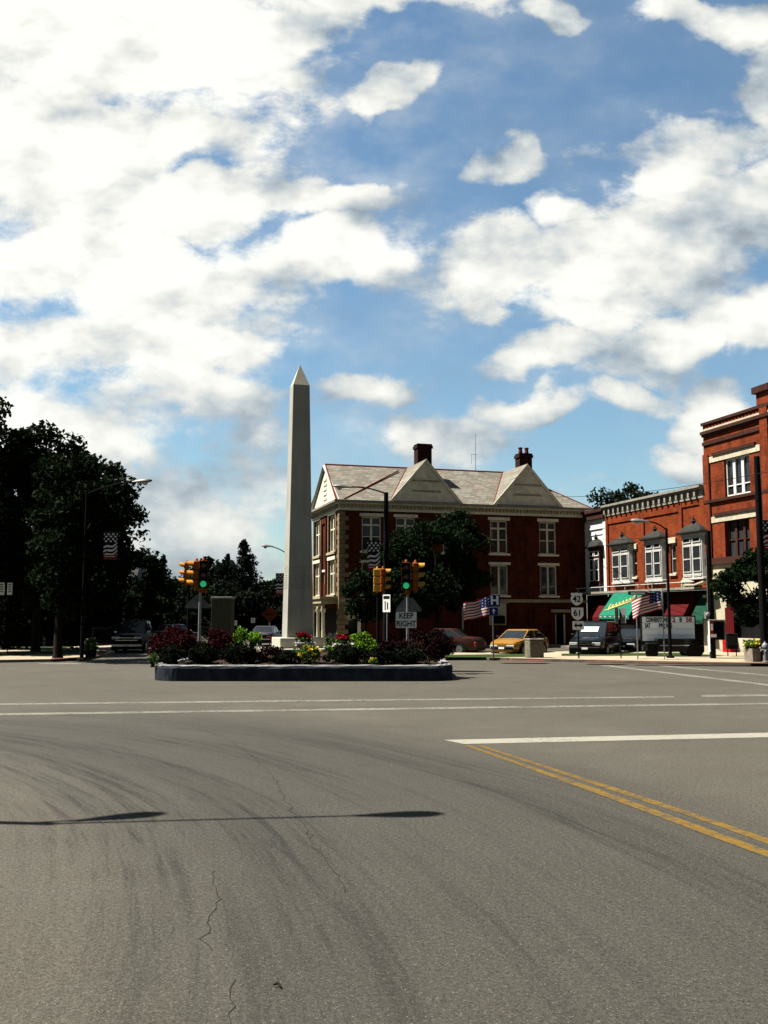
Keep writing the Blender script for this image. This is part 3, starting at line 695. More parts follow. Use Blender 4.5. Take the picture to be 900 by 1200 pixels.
def banner(px0, px1, py0, py1, Y, label, rz=0.0, seed=0):
    """vertical pole banner: stars above waving stripes, red foot strip"""
    w, h = (px1-px0)*Y/F, Z(py0,Y)-Z(py1,Y); p = P((px0+px1)/2, (py0+py1)/2, Y)
    nx, nz = 26, 50; m = MB()
    for k in range(nz):
        for i in range(nx):
            u, v = (i+.5)/nx, (k+.5)/nz
            if v < .16: mi = 1
            elif v < .62:
                ph = (v - .16) / .46 - (u - .5) * .62 - .16 * math.sin(u * 5.2 + 1) ; f = (ph * 3.0) % 1.0
                mi = 2 if f < .46 else 3
                if v > .50 + .12 * u: mi = 0
            else:
                mi = 0
                su, sv = u * 3.0, (v - .62) * 11
                row = int(sv); fx = (su + .5 * (row % 2)) % 1 - .5; fy = sv % 1 - .5
                if fx*fx*1.0 + fy*fy*.55 < .07: mi = 2
            m.mi = mi
            def c(ii, kk): uu, vv = ii/nx, kk/nz; return ((uu-.5)*w, .03*math.sin(uu*3+vv*4+seed)*w, (vv-.5)*h)
            m.poly([c(i,k), c(i+1,k), c(i+1,k+1), c(i,k+1)])
    t = empty('pole_banner', p, rz, label, 'banner', 'patriotic pole banners')
    m.build('cloth', ['bandark','banred','flagwhite','bandark' if seed % 2 else 'banred'], t, fixn=False)
    m2 = MB(); z0 = (.09-.5)*h
    for i in range(9): m2.box(-.38*w + i*.085*w, -.38*w + i*.085*w + .055*w, -.036*w-.004, -.036*w, z0-.012*h, z0+.022*h)
    m2.build('foot_lettering', 'flagwhite', t)
    MB().tube([(-w*.52,.03,h/2+.01),(w*.75,.03,h/2+.01)], .014, 6).tube([(-w*.52,.03,-h/2-.01),(w*.75,.03,-h/2-.01)], .014, 6).build('bracket', 'darksteel', t)
    return t
def flag(hoist, L, Hh, ang, droop, label, seed):
    """national flag flying from its hoist edge (top corner at hoist)"""
    t = empty('national_flag', hoist, ang, label, 'flag', 'national flags on poles')
    nx, nz = 39, 26; m = MB()
    def c(i, k):
        u, v = i/nx, k/nz
        y = .13*L*math.sin(u*7.0 + v*1.3 + seed) * (u ** .6); z = -(1-v)*Hh - droop*L*(u**1.4) + .05*Hh*math.sin(u*8+seed) * u
        return (u*L*.96, y, z)
    for k in range(nz):
        for i in range(nx):
            u, v = (i+.5)/nx, (k+.5)/nz; s = int((1-v)*13)
            mi = 0 if s % 2 == 0 else 1
            if u < .4 and s < 7:
                mi = 2
                if i % 4 == 1 and (k + (i//4) % 2 * 2) % 4 == 1: mi = 1
            m.mi = mi; m.poly([c(i,k), c(i+1,k), c(i+1,k+1), c(i,k+1)])
    m.build('cloth', ['flagred','flagwhite','flagblue'], t, smooth=True, fixn=False)
    MB().tube([(0,0,.02),(0,0,-Hh-.02)], .012, 6).build('heading', 'flagwhite', t)
    return t
def cobra(pole, top, tip, label=None, r=.035, sag=.5):
    """arm from the pole top sweeping to the luminaire at tip"""
    top, tip = Vector(top), Vector(tip); d = tip - top
    pts = [top + d * f + Vector((0,0, (1-(1-f)**2 - f) * sag)) for f in [i/10 for i in range(11)]]
    MB().tube(pts, [r*1.25]+[r]*10, 8).build('arm', 'darksteel' if r > .03 else 'steel', pole, smooth=True)
    ax = Vector((d.x, d.y, 0)).normalized(); ang = math.atan2(ax.y, ax.x)
    m = MB(); prof = [(-.05,.05,.05),(.08,.07,.07),(.25,.12,.10),(.48,.165,.13),(.68,.155,.12),(.80,.09,.07),(.84,.02,.02)]
    rings = [[(x, w*math.cos(2*math.pi*k/12), hh*math.sin(2*math.pi*k/12)*(.9 if math.sin(2*math.pi*k/12) > 0 else .55)) for k in range(12)] for x, w, hh in prof]
    m.rings(rings); h = m.build('lamp_head', 'alu', pole, smooth=True); h.location = tip - ax*.1; h.rotation_euler = (0, R(-4), ang)
    MB().lathe([(.13,0),(.12,-.06),(.07,-.11),(.01,-.125)], (.52,0,-.055), 14).build('lamp_glass', 'headlamp', h, smooth=True)
def lamp(px, Y, ptop, tip_px, tip_py, label, tipY=None, z0=0.0, r=.09, sag=.5):
    z = Z(ptop, Y); b = Vector((X(px, Y), Y, z0)); t = empty('street_lamp', b, 0, label, 'street lamp', 'cobra head street lamps')
    pole_mesh(r, r*.62, z - z0).build('pole', 'darksteel', t, smooth=True)
    tp = P(tip_px, tip_py, tipY or Y); cobra(t, (0,0,z-z0-.08), tp - b, sag=sag)
    return t
lamp(452.5, 47.5, 577, 408, 571, 'dark street lamp with arm curving left in front of the brick hotel', r=.17)
lamp(783.5, 46.5, 619, 757, 611.5, 'dark street lamp with arm curving left before the bay windows', z0=.13, r=.085)
lamp(98, 43.4, 577, 159, 564.8, 'street lamp reaching right out of the big left trees', z0=.13)
lamp(153, 84, 676, 172, 664.6, 'small far street lamp beside the pointed spruce', z0=0, sag=.8)
lamp(345, 70, 655, 318, 640.5, 'far street lamp whose arm shows left of the obelisk', z0=0, sag=.6)
# the lamp whose shadow crosses the foreground stands left of the frame
SD = (math.cos(R(58))*-.994, math.cos(R(58))*.11, math.sin(R(58)))       # towards the sun
def unshadow(px, py, z): g0 = G(px, py); k = z / SD[2]; return Vector((g0.x + SD[0]*k, g0.y + SD[1]*k, z))
h1 = unshadow(432, 955.5, 8.6); pt = unshadow(60, 965.5, 8.4)
t = empty('street_lamp', (pt.x, pt.y, 0), 0, 'twin armed street lamp left of the frame casting the shadow across the asphalt', 'street lamp', 'cobra head street lamps')
pole_mesh(.10, .07, 8.4).build('pole', 'darksteel', t, smooth=True)
cobra(t, (0,0,8.35), h1 - Vector((pt.x, pt.y, 0)), sag=.05, r=.03)
h2 = unshadow(104, 960.5, 8.3); cobra(t, (0,0,7.9), h2 - Vector((pt.x, pt.y, 0)), sag=.1, r=.03)

banner(430.5, 445.5, 634, 668, 47.2, 'star spangled banner on the dark lamp pole before the hotel', 0, 1)
banner(121.5, 137.5, 624, 655, 43.0, 'star spangled banner hanging in front of the big left tree', 0, 3)
banner(159, 166, 694, 706, 80.0, 'tiny far banner over the dark pickup', 0, 3)
banner(323, 334, 672, 697, 66.0, 'far banner peeping out left of the obelisk', 0, 1)
banner(894.5, 911, 610, 645, 42.6, 'star spangled banner on the black utility pole at the right edge', 0, 2)
flag(P(577,699.5,47), 1.45, .88, R(180), .22, 'flag flying left from its pole behind the blue hospital sign', .4)
fp_ = empty('flagpole', G(577,770.5), 0, 'thin flagpole hidden behind the blue hospital sign post', 'flagpole', 'thin flagpoles on the right pavement')
fp_.location = (X(577,47)+.02, 47, .13); MB().tube([(0,0,0),(0,0,Z(697,47)-.13)], [.022,.018], 8).build('pole', 'steel', fp_)
flag(P(775.5,692.5,45), 1.42, .86, R(180), .30, 'flag flying left above the letter board sign', 2.0)
fp2 = empty('flagpole', (X(776,45)+.02, 45, .13), 0, 'thin flagpole in front of the letter board sign', 'flagpole', 'thin flagpoles on the right pavement')
MB().tube([(0,0,0),(0,0,Z(690,45)-.13)], [.022,.018], 8).build('pole', 'steel', fp2)

# hospital sign
Y = 46.4; p = P(579.5, 704, Y)
hs = empty('hospital_sign', (X(577.5,Y), Y, .13), 0, 'blue sign with a white H above a blue arrow plate on a steel post', 'sign')
MB().box(-.03,.03,-.0,.05,0,p.z+.3-.13).build('post', 'steel', hs)
plate('panel', hs, .50, .54, 'signblue', (.08,-.02,p.z-.13), r=.02); text('lettering', 'H', .56, 'signwhite', hs, (.08,-.03,p.z-.13), bold=.02)
q = P(578, 716.5, Y); plate('arrow_plate', hs, .40, .36, 'signblue', (.03,-.02,q.z-.13), r=.02)
MB().prism([(-.025,-.11),(.025,-.11),(.025,.02),(.09,.02),(0,.13),(-.09,.02),(-.025,.02)], -.036,-.026).build('arrow', 'signwhite', hs, loc=(.03,0,q.z-.13))
# route signs
Y = 45.8
rs_ = empty('route_sign', (X(677,Y), Y, .13), 0, 'stacked white route markers 42 and 61 with a double arrow plate', 'sign')
MB().box(-.03,.03,0,.05,0,Z(694,Y)-.13).build('post', 'darksteel', rs_)
z1, z2, z3 = Z(702,Y)-.13, Z(719.2,Y)-.13, Z(733,Y)-.13
us = [(-.20,-.22),(-.1,-.29),(0,-.33),(.1,-.29),(.20,-.22),(.29,-.1),(.30,.02),(.25,.14),(.29,.26),(.24,.31),(.13,.29),(0,.33),(-.13,.29),(-.24,.31),(-.29,.26),(-.25,.14),(-.30,.02),(-.29,-.1)]
plate('shield', rs_, 0,0, 'ink', (-.05,-.02,z1), poly=[(a*1.0,b*1.0) for a,b in us]); plate('shield_face', rs_, 0,0, 'signwhite', (-.05,-.028,z1), poly=[(a*.93,b*.93) for a,b in us])
text('lettering', '42', .40, 'ink', rs_, (-.05,-.04,z1-.01), bold=.008, sx=.95)
oh = [(-.29,.30),(-.29,-.08),(-.2,-.22),(0,-.33),(.2,-.22),(.29,-.08),(.29,.30)]
plate('shield', rs_, 0,0, 'ink', (-.03,-.02,z2), poly=oh); plate('shield_face', rs_, 0,0, 'signwhite', (-.03,-.028,z2), poly=[(a*.94,b*.94) for a,b in oh])
text('lettering', '61', .40, 'ink', rs_, (-.03,-.04,z2+.02), bold=.008, sx=.95)
plate('arrow_plate', rs_, .52, .40, 'signwhite', (.0,-.02,z3), r=.03)
MB().prism([(-.20,0),(-.09,.12),(-.09,.04),(.09,.04),(.09,.12),(.20,0),(.09,-.12),(.09,-.04),(-.09,-.04),(-.09,-.12)], -.036,-.026).build('arrow', 'ink', rs_, loc=(0,0,z3))
# street name sign
Y = 45.2; sn = empty('street_name_sign', (X(745.5,Y), Y, .13), R(6), 'green street name blades on a thin post left of the letter board', 'sign')
zz = Z(695,Y)-.13
MB().tube([(0,0,0),(0,0,zz-.1)], .03, 8).build('post', 'steel', sn)
plate('name_blade', sn, .92, .17, 'signgreen', (.08,0,zz), r=.02); MB().box(-.25,.42,-.009,-.0065,zz-.012-.03,zz+.03).build('worn_lettering', 'signwhite', sn)
plate('cross_blade', sn, .5, .16, 'signwhite', (0,.02,zz-.18), R(60), r=.02)
# the pair of narrow plates right of the van
Y = 46; zz = Z(721.5,Y)-.13
pk = empty('parking_sign', (X(726,Y), Y, .13), 0, 'pair of narrow grey sign backs folded in a V in front of the green awning', 'sign')
MB().tube([(0,0,0),(0,0,zz+.3)], .028, 8).build('post', 'darksteel', pk)
plate('plate', pk, .30, .72, 'alu', (-.15,.03,zz), R(45), r=.02); plate('plate', pk, .30, .72, 'alu', (.15,.03,zz), R(-45), r=.02)
# left white signs, diamond sign, small far signs
Y = 52
for px, py, w, h, lb in ((1.5,690,.34,.66,'white sign with faint black text at the left frame edge, left of its twin'), (11.5,690,.26,.64,'narrower white sign with a blue foot just right of the frame edge')):
    p = P(px, py, Y); s = empty('roadside_sign', (p.x, Y, .13), R(8), lb, 'sign', 'white signs under the left trees')
    MB().tube([(0,.03,0),(0,.03,p.z)], .025, 8).build('post', 'darksteel', s); plate('panel', s, w, h, 'signwhite', (0,0,p.z-.13), r=.02)
    m = MB()
    for k in range(4): m.box(-w*.3, w*.3, -.010,-.0065, p.z-.13+h*(.3-.19*k), p.z-.13+h*(.3-.19*k)+h*.08)
    m.build('marking', 'ink', s)
Y = 74; p = P(316, 720, Y); s = empty('diamond_sign', (p.x, Y, 0), 0, 'orange diamond warning sign far behind the island', 'sign')
MB().tube([(0,.04,0),(0,.04,p.z+.3)], .04, 8).build('post', 'steel', s); plate('panel', s, 0,0, 'orange', (0,0,p.z), poly=[(-.62,0),(0,-.62),(.62,0),(0,.62)])
MB().prism([(-.3,-.06),(.3,-.06),(.3,.06),(-.3,.06)], -.012,-.007).build('marking', 'ink', s, loc=(0,0,p.z))
for px, py, lb in ((296.5,727,'small white sign left of the orange diamond'), (275.5,730,'small grey sign beside the control cabinet')):
    Y = 72; p = P(px, py, Y); s = empty('small_sign', (p.x, Y, 0), 0, lb, 'sign')
    MB().tube([(0,.03,0),(0,.03,p.z)], .03, 8).build('post', 'darksteel', s); plate('panel', s, .30, .36, 'signwhite', (0,0,p.z), r=.03)
    MB().box(-.08,.08,-.01,-.0065,p.z-.1,p.z-.06).box(-.08,.08,-.01,-.0065,p.z+.04,p.z+.08).build('marking', 'ink', s)

# utility poles on the right
Y = 47; up = empty('utility_pole', (X(832.5,Y), Y, .13), 0, 'slim dark utility pole with a meter box at the corner building edge', 'utility pole', 'utility poles on the right pavement')
MB().lathe([(.13,0),(.11,Z(622,Y)-.13)], n=12).build('pole', 'darksteel', up, smooth=True)
zm = Z(722,Y)-.13
MB().bbox(-.30,-.10,-.12,.10,zm-.15,zm+.2,.02).build('meter_box', 'alu', up); MB().lathe([(.09,-.14),(.09,-.2),(.06,-.22)], (-.2,0,zm+.08), 14, 'Y').build('meter', 'headlamp', up, smooth=True)
MB().tube([(-.16,-.05,zm+.2),(-.14,-.05,Z(650,Y)-.13)], .02, 6).build('conduit', 'alu', up)
Y = 42.3; ub = empty('utility_pole', (X(893.5,Y), Y, .13), 0, 'thick black utility pole with a banner at the right frame edge', 'utility pole', 'utility poles on the right pavement')
MB().lathe([(.17,0),(.15,3),(.125,Z(535,Y)-.13)], n=14).build('pole', 'darksteel', ub, smooth=True)
MB().lathe([(.16,Z(700,Y)-.13),(.16,Z(716,Y)-.13)][::-1], (-.02,-.02,0), n=12).build('post_sleeve', 'alu', ub) if False else None
# hydrant like white bollard with flowers
Y = 42.0; hb = empty('hydrant', (X(889,Y), Y-.5, .13), 0, 'small grey white hydrant beside the black utility pole', 'hydrant')
MB().lathe([(.15,0),(.15,.06),(.10,.08),(.10,.62),(.14,.64),(.14,.70),(.11,.78),(.04,.84),(.03,.90)], n=14).build('barrel', 'alu', hb, smooth=True)
MB().lathe([(.055,-.19),(.055,.19)], (0,0,.52), 10, 'X').lathe([(.07,-.20),(.07,0)], (0,0,.48), 10, 'Y').build('outlet', 'alu', hb, smooth=True)
# concrete litter bin
Y = 47; a, b = X(615.5,Y), X(634.5,Y); hh = Z(748.3,Y)-.13
tb = empty('litter_bin', ((a+b)/2, Y, .13), R(12), 'square exposed aggregate litter bin in front of the gold car', 'litter bin')
w = (b-a)/2*.92
MB().bbox(-w,w,-w,w,0,hh-.07,.03).build('body', 'agg', tb); MB().bbox(-w-.015,w+.015,-w-.015,w+.015,hh-.065,hh,.02).build('rim', 'plcon', tb)
MB().lathe([(.20,hh+.004),(.19,hh+.008)], n=20).build('mouth', 'dark', tb)
# planter pots with flowers
def pot(px, Y, w, h, label, seed, mats, plain_flowers, z0=.13, grow=.5):
    t = empty('flower_planter', (X(px,Y), Y, z0), R(14), label, 'planter', 'concrete flower planters on the pavements')
    m = MB(); m.rings([[(-w*.9,-w*.9,0),(w*.9,-w*.9,0),(w*.9,w*.9,0),(-w*.9,w*.9,0)], [(-w,-w,h),(w,-w,h),(w,w,h),(-w,w,h)], [(-w*.86,-w*.86,h),(w*.86,-w*.86,h),(w*.86,w*.86,h),(-w*.86,w*.86,h)], [(-w*.84,-w*.84,h-.06),(w*.84,-w*.84,h-.06),(w*.84,w*.84,h-.06),(-w*.84,w*.84,h-.06)]])
    m.build('pot', mats, t)
    pts, _ = crown_points((w*1.25,w*1.25,grow*.5), 1400, 22, w*.4, seed, -.5, .3); leaf_mesh('foliage', pts + np.array([0,0,h+grow*.4]), .05, 'lf_plant', t, seed=seed)
    pts, _ = crown_points((w*1.2,w*1.2,grow*.5), 150, 16, .06, seed+1, .1, .9); leaf_mesh('blossom', pts + np.array([0,-.04,h+grow*.45]), .05, plain_flowers, t, aspect=.9, seed=seed)
    return t
pot(881.5, 42.6, .32, .56, 'square concrete planter with yellow flowers beside the black pole', 61, 'plcon', 'pet_yel', grow=.42)
pot(108.5, 47.0, .26, .36, 'dark pot of pale flowers and bright leaves on the left corner', 64, 'black', 'pet_white', grow=.62)
# payphone
Y = 46; ph = empty('payphone', (X(838,Y), Y, .13), R(-8), 'payphone on a black pedestal with a red and white side strip', 'payphone')
zt = Z(726,Y)-.13
MB().bbox(-.30,-.08,-.2,.2,0,.95,.02).build('pedestal', 'black', ph)
m = MB(); m.box(-.34,.34,-.02,.25,.85,zt-.05); m.build('back_panel', 'black', ph)
MB().bbox(-.36,.36,-.28,.27,zt-.08,zt,.02).build('hood', 'alu', ph); MB().box(.33,.36,-.28,.26,.85,zt-.08).build('side_panel', 'alu', ph); MB().box(-.36,-.33,-.28,.26,.3,zt-.08).build('side_panel', 'signwhite', ph)
MB().box(-.33,-.18,-.295,-.285,.95,zt-.1).build('red_strip', 'redink', ph)
m = MB(); m.box(-.30,-.20,-.30,-.296,zt-.5,zt-.2); m.box(-.31,-.05,-.30,-.286,.98,1.12); m.build('white_label', 'signwhite', ph)
MB().bbox(-.1,.2,-.14,-.02,1.0,1.5,.02).build('telephone', 'darksteel', ph); MB().tube([(-.06,-.17,1.1),(-.07,-.2,1.28),(-.06,-.17,1.45)], [.035,.02,.035], 8).build('handset', 'black', ph)
Y = 48.5; mb = empty('newspaper_box', (X(855.5,Y), Y, .13), R(-10), 'dark newspaper box on legs between the payphone and the red door', 'newspaper box')
MB().bbox(-.26,.26,-.2,.2,.35,1.12,.03).build('case', 'black', mb)
for sx in (-.2,.2): MB().box(sx-.02,sx+.02,-.03,.03,0,.35).build('leg', 'darksteel', mb)
MB().box(-.2,.2,-.215,-.205,.55,1.0).build('door', 'shopglass', mb)

# ================================================================== VEHICLES
def car(name, label, cat, loc, heading, L, Wd, low, gh, roof, body, group='cars parked around the square', seats=None, wheel_r=.32, ax=None, trim=None, rear=False):
    """x forward, y left. low: (x, top, half width) stations; gh: (rear base, rear roof, front roof, front base) x"""
    t = empty(name, loc, heading, label, cat, group); hw = Wd/2
    m = MB(); rings = []
    for x, zt, k in low:
        w = hw*k; r = []
        prof = [(0,zt+.03),(w*.5,zt+.022),(w*.84,zt),(w*.95,zt-.05),(w,zt-.20),(w,.48),(w*.97,.32),(w*.86,.22),(0,.20)]
        r = [(x, a, b) for a, b in prof] + [(x, -a, b) for a, b in prof[-2:0:-1]]
        rings.append(r)
    m.rings(rings).build('body', body, t, smooth=True)
    def ztop(x):
        for (a, za, _), (b, zb_, _) in zip(low, low[1:]):
            if min(a,b) <= x <= max(a,b): return za + (zb_-za)*(x-a)/(b-a)
        return low[0][1]
    r0, r1, f1, f0 = gh; wb_, wt_ = hw*.93, hw*.76
    zs = lambda x: ztop(x) - .03
    base = [(r0,-wb_,zs(r0)),(f0,-wb_*.95,zs(f0)),(f0,wb_*.95,zs(f0)),(r0,wb_,zs(r0))]
    tp = [(r1,-wt_,roof-.05),(f1,-wt_,roof-.05),(f1,wt_,roof-.05),(r1,wt_,roof-.05)]
    cr = [(r1+.10,-wt_*.86,roof),(f1-.10,-wt_*.86,roof),(f1-.10,wt_*.86,roof),(r1+.10,wt_*.86,roof)]
    MB().rings([base, tp, cr]).build('cabin', body, t)
    def pane(nm, a, b, c, d, ins=.06, out=.012):
        a, b, c, d = map(Vector, (a,b,c,d)); ce = (a+b+c+d)/4; n = (b-a).cross(d-a).normalized()
        if n.dot(ce - Vector(((r0+f0)/2, 0, roof*.6))) < 0: n = -n
        q = [p + (ce-p).normalized()*ins + n*out for p in (a,b,c,d)]; q2 = [p - n*.01 for p in q]
        return MB().rings([q2, q]).build(nm, 'carglass', t)
    wsd = pane('windscreen', base[1], base[2], tp[2], tp[1], .07); pane('rear_window', base[0], base[3], tp[3], tp[0], .08)
    for s in (0, 1):
        b0, b1, t1, t0 = (base[0], base[1], tp[1], tp[0]) if s == 0 else (base[3], base[2], tp[2], tp[3])
        lp = lambda p, q, f: Vector(p).lerp(Vector(q), f)
        cuts = [(0.03,.47),(.53,.97)]
        for a, b in cuts: pane('side_window', lp(b0,b1,a), lp(b0,b1,b), lp(t0,t1,b), lp(t0,t1,a), .05)
    wx = ax or (L*.31, -L*.30)
    for x in wx:
        for s in (1, -1):
            y = s*(hw-.10)
            MB().lathe([(wheel_r+.07,0),(wheel_r+.07,.006)], (x, s*(hw+.001) - (.006 if s < 0 else 0), wheel_r), 20, 'Y').build('wheel_arch', 'black', t)
            wo = MB().lathe([(wheel_r*.6,-.11),(wheel_r*.97,-.10),(wheel_r,-.06),(wheel_r,.06),(wheel_r*.97,.10),(wheel_r*.6,.11)], (0,0,0), 20, 'Y').build('wheel', 'rubber', t, smooth=True, loc=(x, s*(hw-.085), wheel_r))
            MB().lathe([(wheel_r*.62,-.114),(wheel_r*.55,-.10),(.06,-.10),(.05,-.12),(.05,.12),(.06,.10),(wheel_r*.55,.10),(wheel_r*.62,.114)], (0,0,0), 14, 'Y').build('rim', 'rim', wo)
    xf, zf = low[-1][0], low[-1][1]; xr, zr = low[0][0], low[0][1]; wf = hw*low[-1][2]
    for s in (1,-1):
        MB().bbox(xf-.16, xf+.02, s*wf*.72-.22, s*wf*.72+.22, zf-.22, zf-.06, .02).build('headlight', 'headlamp', t)
        MB().bbox(xr-.015, xr+.10, s*hw*.72-.16, s*hw*.72+.16, zr-.32, zr-.10, .02).build('tail_light', 'taillamp', t)
        MB().bbox(f0-.42, f0-.26, s*(hw+.02)-.10, s*(hw+.02)+.10, zs(f0)+.04, zs(f0)+.18, .03).build('mirror', trim or body, t)
    MB().box(xf+.0, xf+.025, -wf*.42, wf*.42, zf-.22, zf-.09).build('grille', 'black', t)
    MB().bbox(xf-.10, xf+.07, -wf*.98, wf*.98, .34, .52, .04).build('bumper', trim or body, t); MB().bbox(xr-.07, xr+.10, -hw*.9, hw*.9, .34, .52, .04).build('bumper', trim or body, t)
    MB().box(xf+.072, xf+.08, -.16, .16, .38, .48).build('licence_plate', 'signwhite', t)
    return t, wsd
hd = lambda deg: R(deg)
sed = lambda L: [(-L/2,.80,.84),(-L/2+.12,.92,.92),(-L*.30,.98,.99),(0,.96,1.0),(L*.20,.92,1.0),(L*.36,.84,.97),(L*.46,.74,.90),(L/2,.64,.76)]
car('hatchback', 'gold car parked nose forward behind the litter bin', 'car', (X(608,53.6),53.6,0), hd(-90-33), 4.3, 1.72, sed(4.3), (-1.75,-1.05,.25,1.15), 1.38, 'gold', trim='blackgloss')
car('sedan', 'maroon brown sedan half hidden behind the right end of the island', 'car', (X(519,55),55,0), hd(180-28), 4.5, 1.72, sed(4.5), (-1.5,-.85,.3,1.1), 1.42, 'maroon')
van_low = [(-2.4,.95,.92),(-2.3,1.05,.98),(-1.2,1.06,1.0),(0,1.06,1.0),(1.0,1.06,1.0),(1.5,1.0,.98),(2.0,.90,.94),(2.3,.80,.86)]
vn, wsd = car('minivan', 'dark green black minivan with a paper notice in its windscreen', 'van', (X(697,53.2),53.2,0), hd(-90-26), 4.7, 1.92, van_low, (-2.3,-2.05,.25,1.35), 1.82, 'blackgloss', trim='darkcar')
MB().prism([(-.75,0),(.15,0),(.15,.46),(-.75,.46)], -.004,.004).build('paper_notice', 'paper', vn)
pn = [o for o in bpy.data.objects if o.parent == vn and o.name.startswith('paper')][0]
wn = Vector((1.35,0,1.02)); wt2 = Vector((.25,0,1.77)); sl = math.atan2(wt2.z-wn.z, wn.x-wt2.x)
pn.location = wn.lerp(wt2, .34) + Vector((.02,.18,.022)); pn.rotation_euler = (0,0,0)
pn.matrix_local = Matrix.Translation(wn.lerp(wt2,.30) + Vector((math.sin(sl)*.03,.22,math.cos(sl)*.03))) @ Matrix(((0,math.sin(sl)*-1,-math.cos(sl),0),(1,0,0,0),(0,-math.cos(sl),math.sin(sl),0),(0,0,0,1)))
m = MB()
for k in range(3): m.prism([(-.6+.1*k, .33-.13*k),(.02,.33-.13*k),(.02,.38-.13*k),(-.6+.1*k,.38-.13*k)], -.007,-.0045); 
m.build('scribble', 'lf_plant', pn)
MB().box(2.33,2.36,-.45,.45,.62,.66).box(2.33,2.36,-.45,.45,.74,.77).build('chrome_bar', 'chrome', vn)
pk_low = [(-2.5,1.0,.95),(-2.4,1.05,1.0),(0,1.08,1.0),(1.1,1.10,1.0),(2.1,1.06,.97),(2.4,1.0,.93)]
pu, _ = car('pickup_truck', 'dark pickup with chrome bumper facing us at the left of the island', 'pickup', (X(159.5,59),59,0), hd(-90+3), 4.9, 1.88, pk_low, (-.9,-.75,.35,1.15), 1.86, 'darkcar', trim='chrome', wheel_r=.37)
MB().box(2.42,2.45,-.62,.62,.70,.74).box(2.42,2.45,-.62,.62,.84,.88).build('chrome_bar', 'chrome', pu)
car('sedan', 'purple grey car seen over the island left of the obelisk steps', 'car', (X(309,70),72,0), hd(85), 4.4, 1.72, sed(4.4), (-1.5,-.85,.3,1.1), 1.42, 'purple')
car('sedan', 'dark sedan parked in shade far beyond the left end of the island', 'car', (X(207,78),78,0), hd(60), 4.5, 1.74, sed(4.5), (-1.5,-.85,.3,1.1), 1.5, 'purple')
car('sedan', 'black car parked deep in the right shopfront shade behind the van', 'car', (X(741,57.0),57.0,0), hd(-90-30), 4.5, 1.74, sed(4.5), (-1.5,-.85,.3,1.1), 1.40, 'blackgloss')

# letter-board sign on its trailer
Y = 49.0; x0, x1 = X(751,Y), X(812,Y); zt, zb = Z(722.5,Y), Z(751.5,Y)
st = empty('portable_sign', ((x0+x1)/2, Y, 0), R(-3), 'white letter board sign on a low black trailer in front of the shops', 'portable sign')
w = (x1-x0)/2
bd = MB().bbox(-w,w,-.12,.12,zb,zt,.02).build('letter_board', 'board', st)
MB().box(-w-.03,w+.03,-.14,.14,zt,zt+.05).box(-w-.03,w+.03,-.14,.14,zb-.05,zb).box(-w-.04,-w,-.14,.14,zb,zt).box(w,w+.04,-.14,.14,zb,zt).build('frame', 'darksteel', st)
m = MB()
for k in range(1,4): z = zb + (zt-zb)*k/4; m.box(-w+.02,w-.02,-.128,-.121,z-.006,z+.006)
m.build('letter_rail', 'alu', st)
rz1, rz2 = zt-.17, zt-.17-(zt-zb)/4.2
text('lettering', 'CORNERSTONE', .30, 'ink', bd, (-w+.18+.56,-.127,rz1), sx=.50, bold=.012)
text('lettering', '62', .30, 'redink', bd, (w*.16,-.127,rz1), bold=.01); text('lettering', '8', .30, 'ink', bd, (w*.47,-.127,rz1), sx=.8, bold=.012); text('lettering', '58', .30, 'redink', bd, (w*.78,-.127,rz1), bold=.01)
text('lettering', 'SAT', .30, 'ink', bd, (-w*.78,-.127,rz2), sx=.5, bold=.012); text('lettering', 'BBQ RIBS', .30, 'ink', bd, (-w*.11,-.127,rz2), sx=.52, bold=.012)
a0, a1 = X(769,48.3)-st.location.x, X(822,48.3)-st.location.x; zc = Z(748.5,48.3)
pr = [(a0,.35),(a0,zc),(a1-.35,zc),(a1-.12,zc-.08),(a1,zc-.28),(a1,.38),(a1-.12,.22),(a1-.7,.22),(a1-.85,.35)]
MB().prism(pr, -.95,-.25).build('trailer_body', 'blackgloss', st); MB().box(a0+.1,a1-.05,-.962,-.952,zc-.34,zc-.30).build('trim_strip', 'chrome', st)
MB().lathe([(.2,-.10),(.38,-.09),(.39,0),(.38,.09),(.2,.10)], (a1-.46,-.88,.385), 20, 'Y').build('tyre', 'rubber', st, smooth=True); MB().lathe([(.2,-.10),(.38,-.09),(.39,0),(.38,.09),(.2,.10)], (a1-.46,.5,.385), 20, 'Y').build('tyre', 'rubber', st, smooth=True)
MB().bbox(-w+.05,a0+.02,-.9,-.3,.55,zb-.06,.04).build('coupling_box', 'darkcar', st)
MB().lathe([(.15,-.09),(.30,-.08),(.31,0),(.30,.08),(.15,.09)], (-w+.30,-.8,.31), 18, 'Y').build('tyre', 'rubber', st, smooth=True)
MB().box(-w+.1,a1-.2,-.2,.2,.42,.52).box(-w+.3,-w+.38,-.05,.05,.5,zb).box(w-.4,w-.32,-.05,.05,.5,zb).build('chassis', 'black', st)

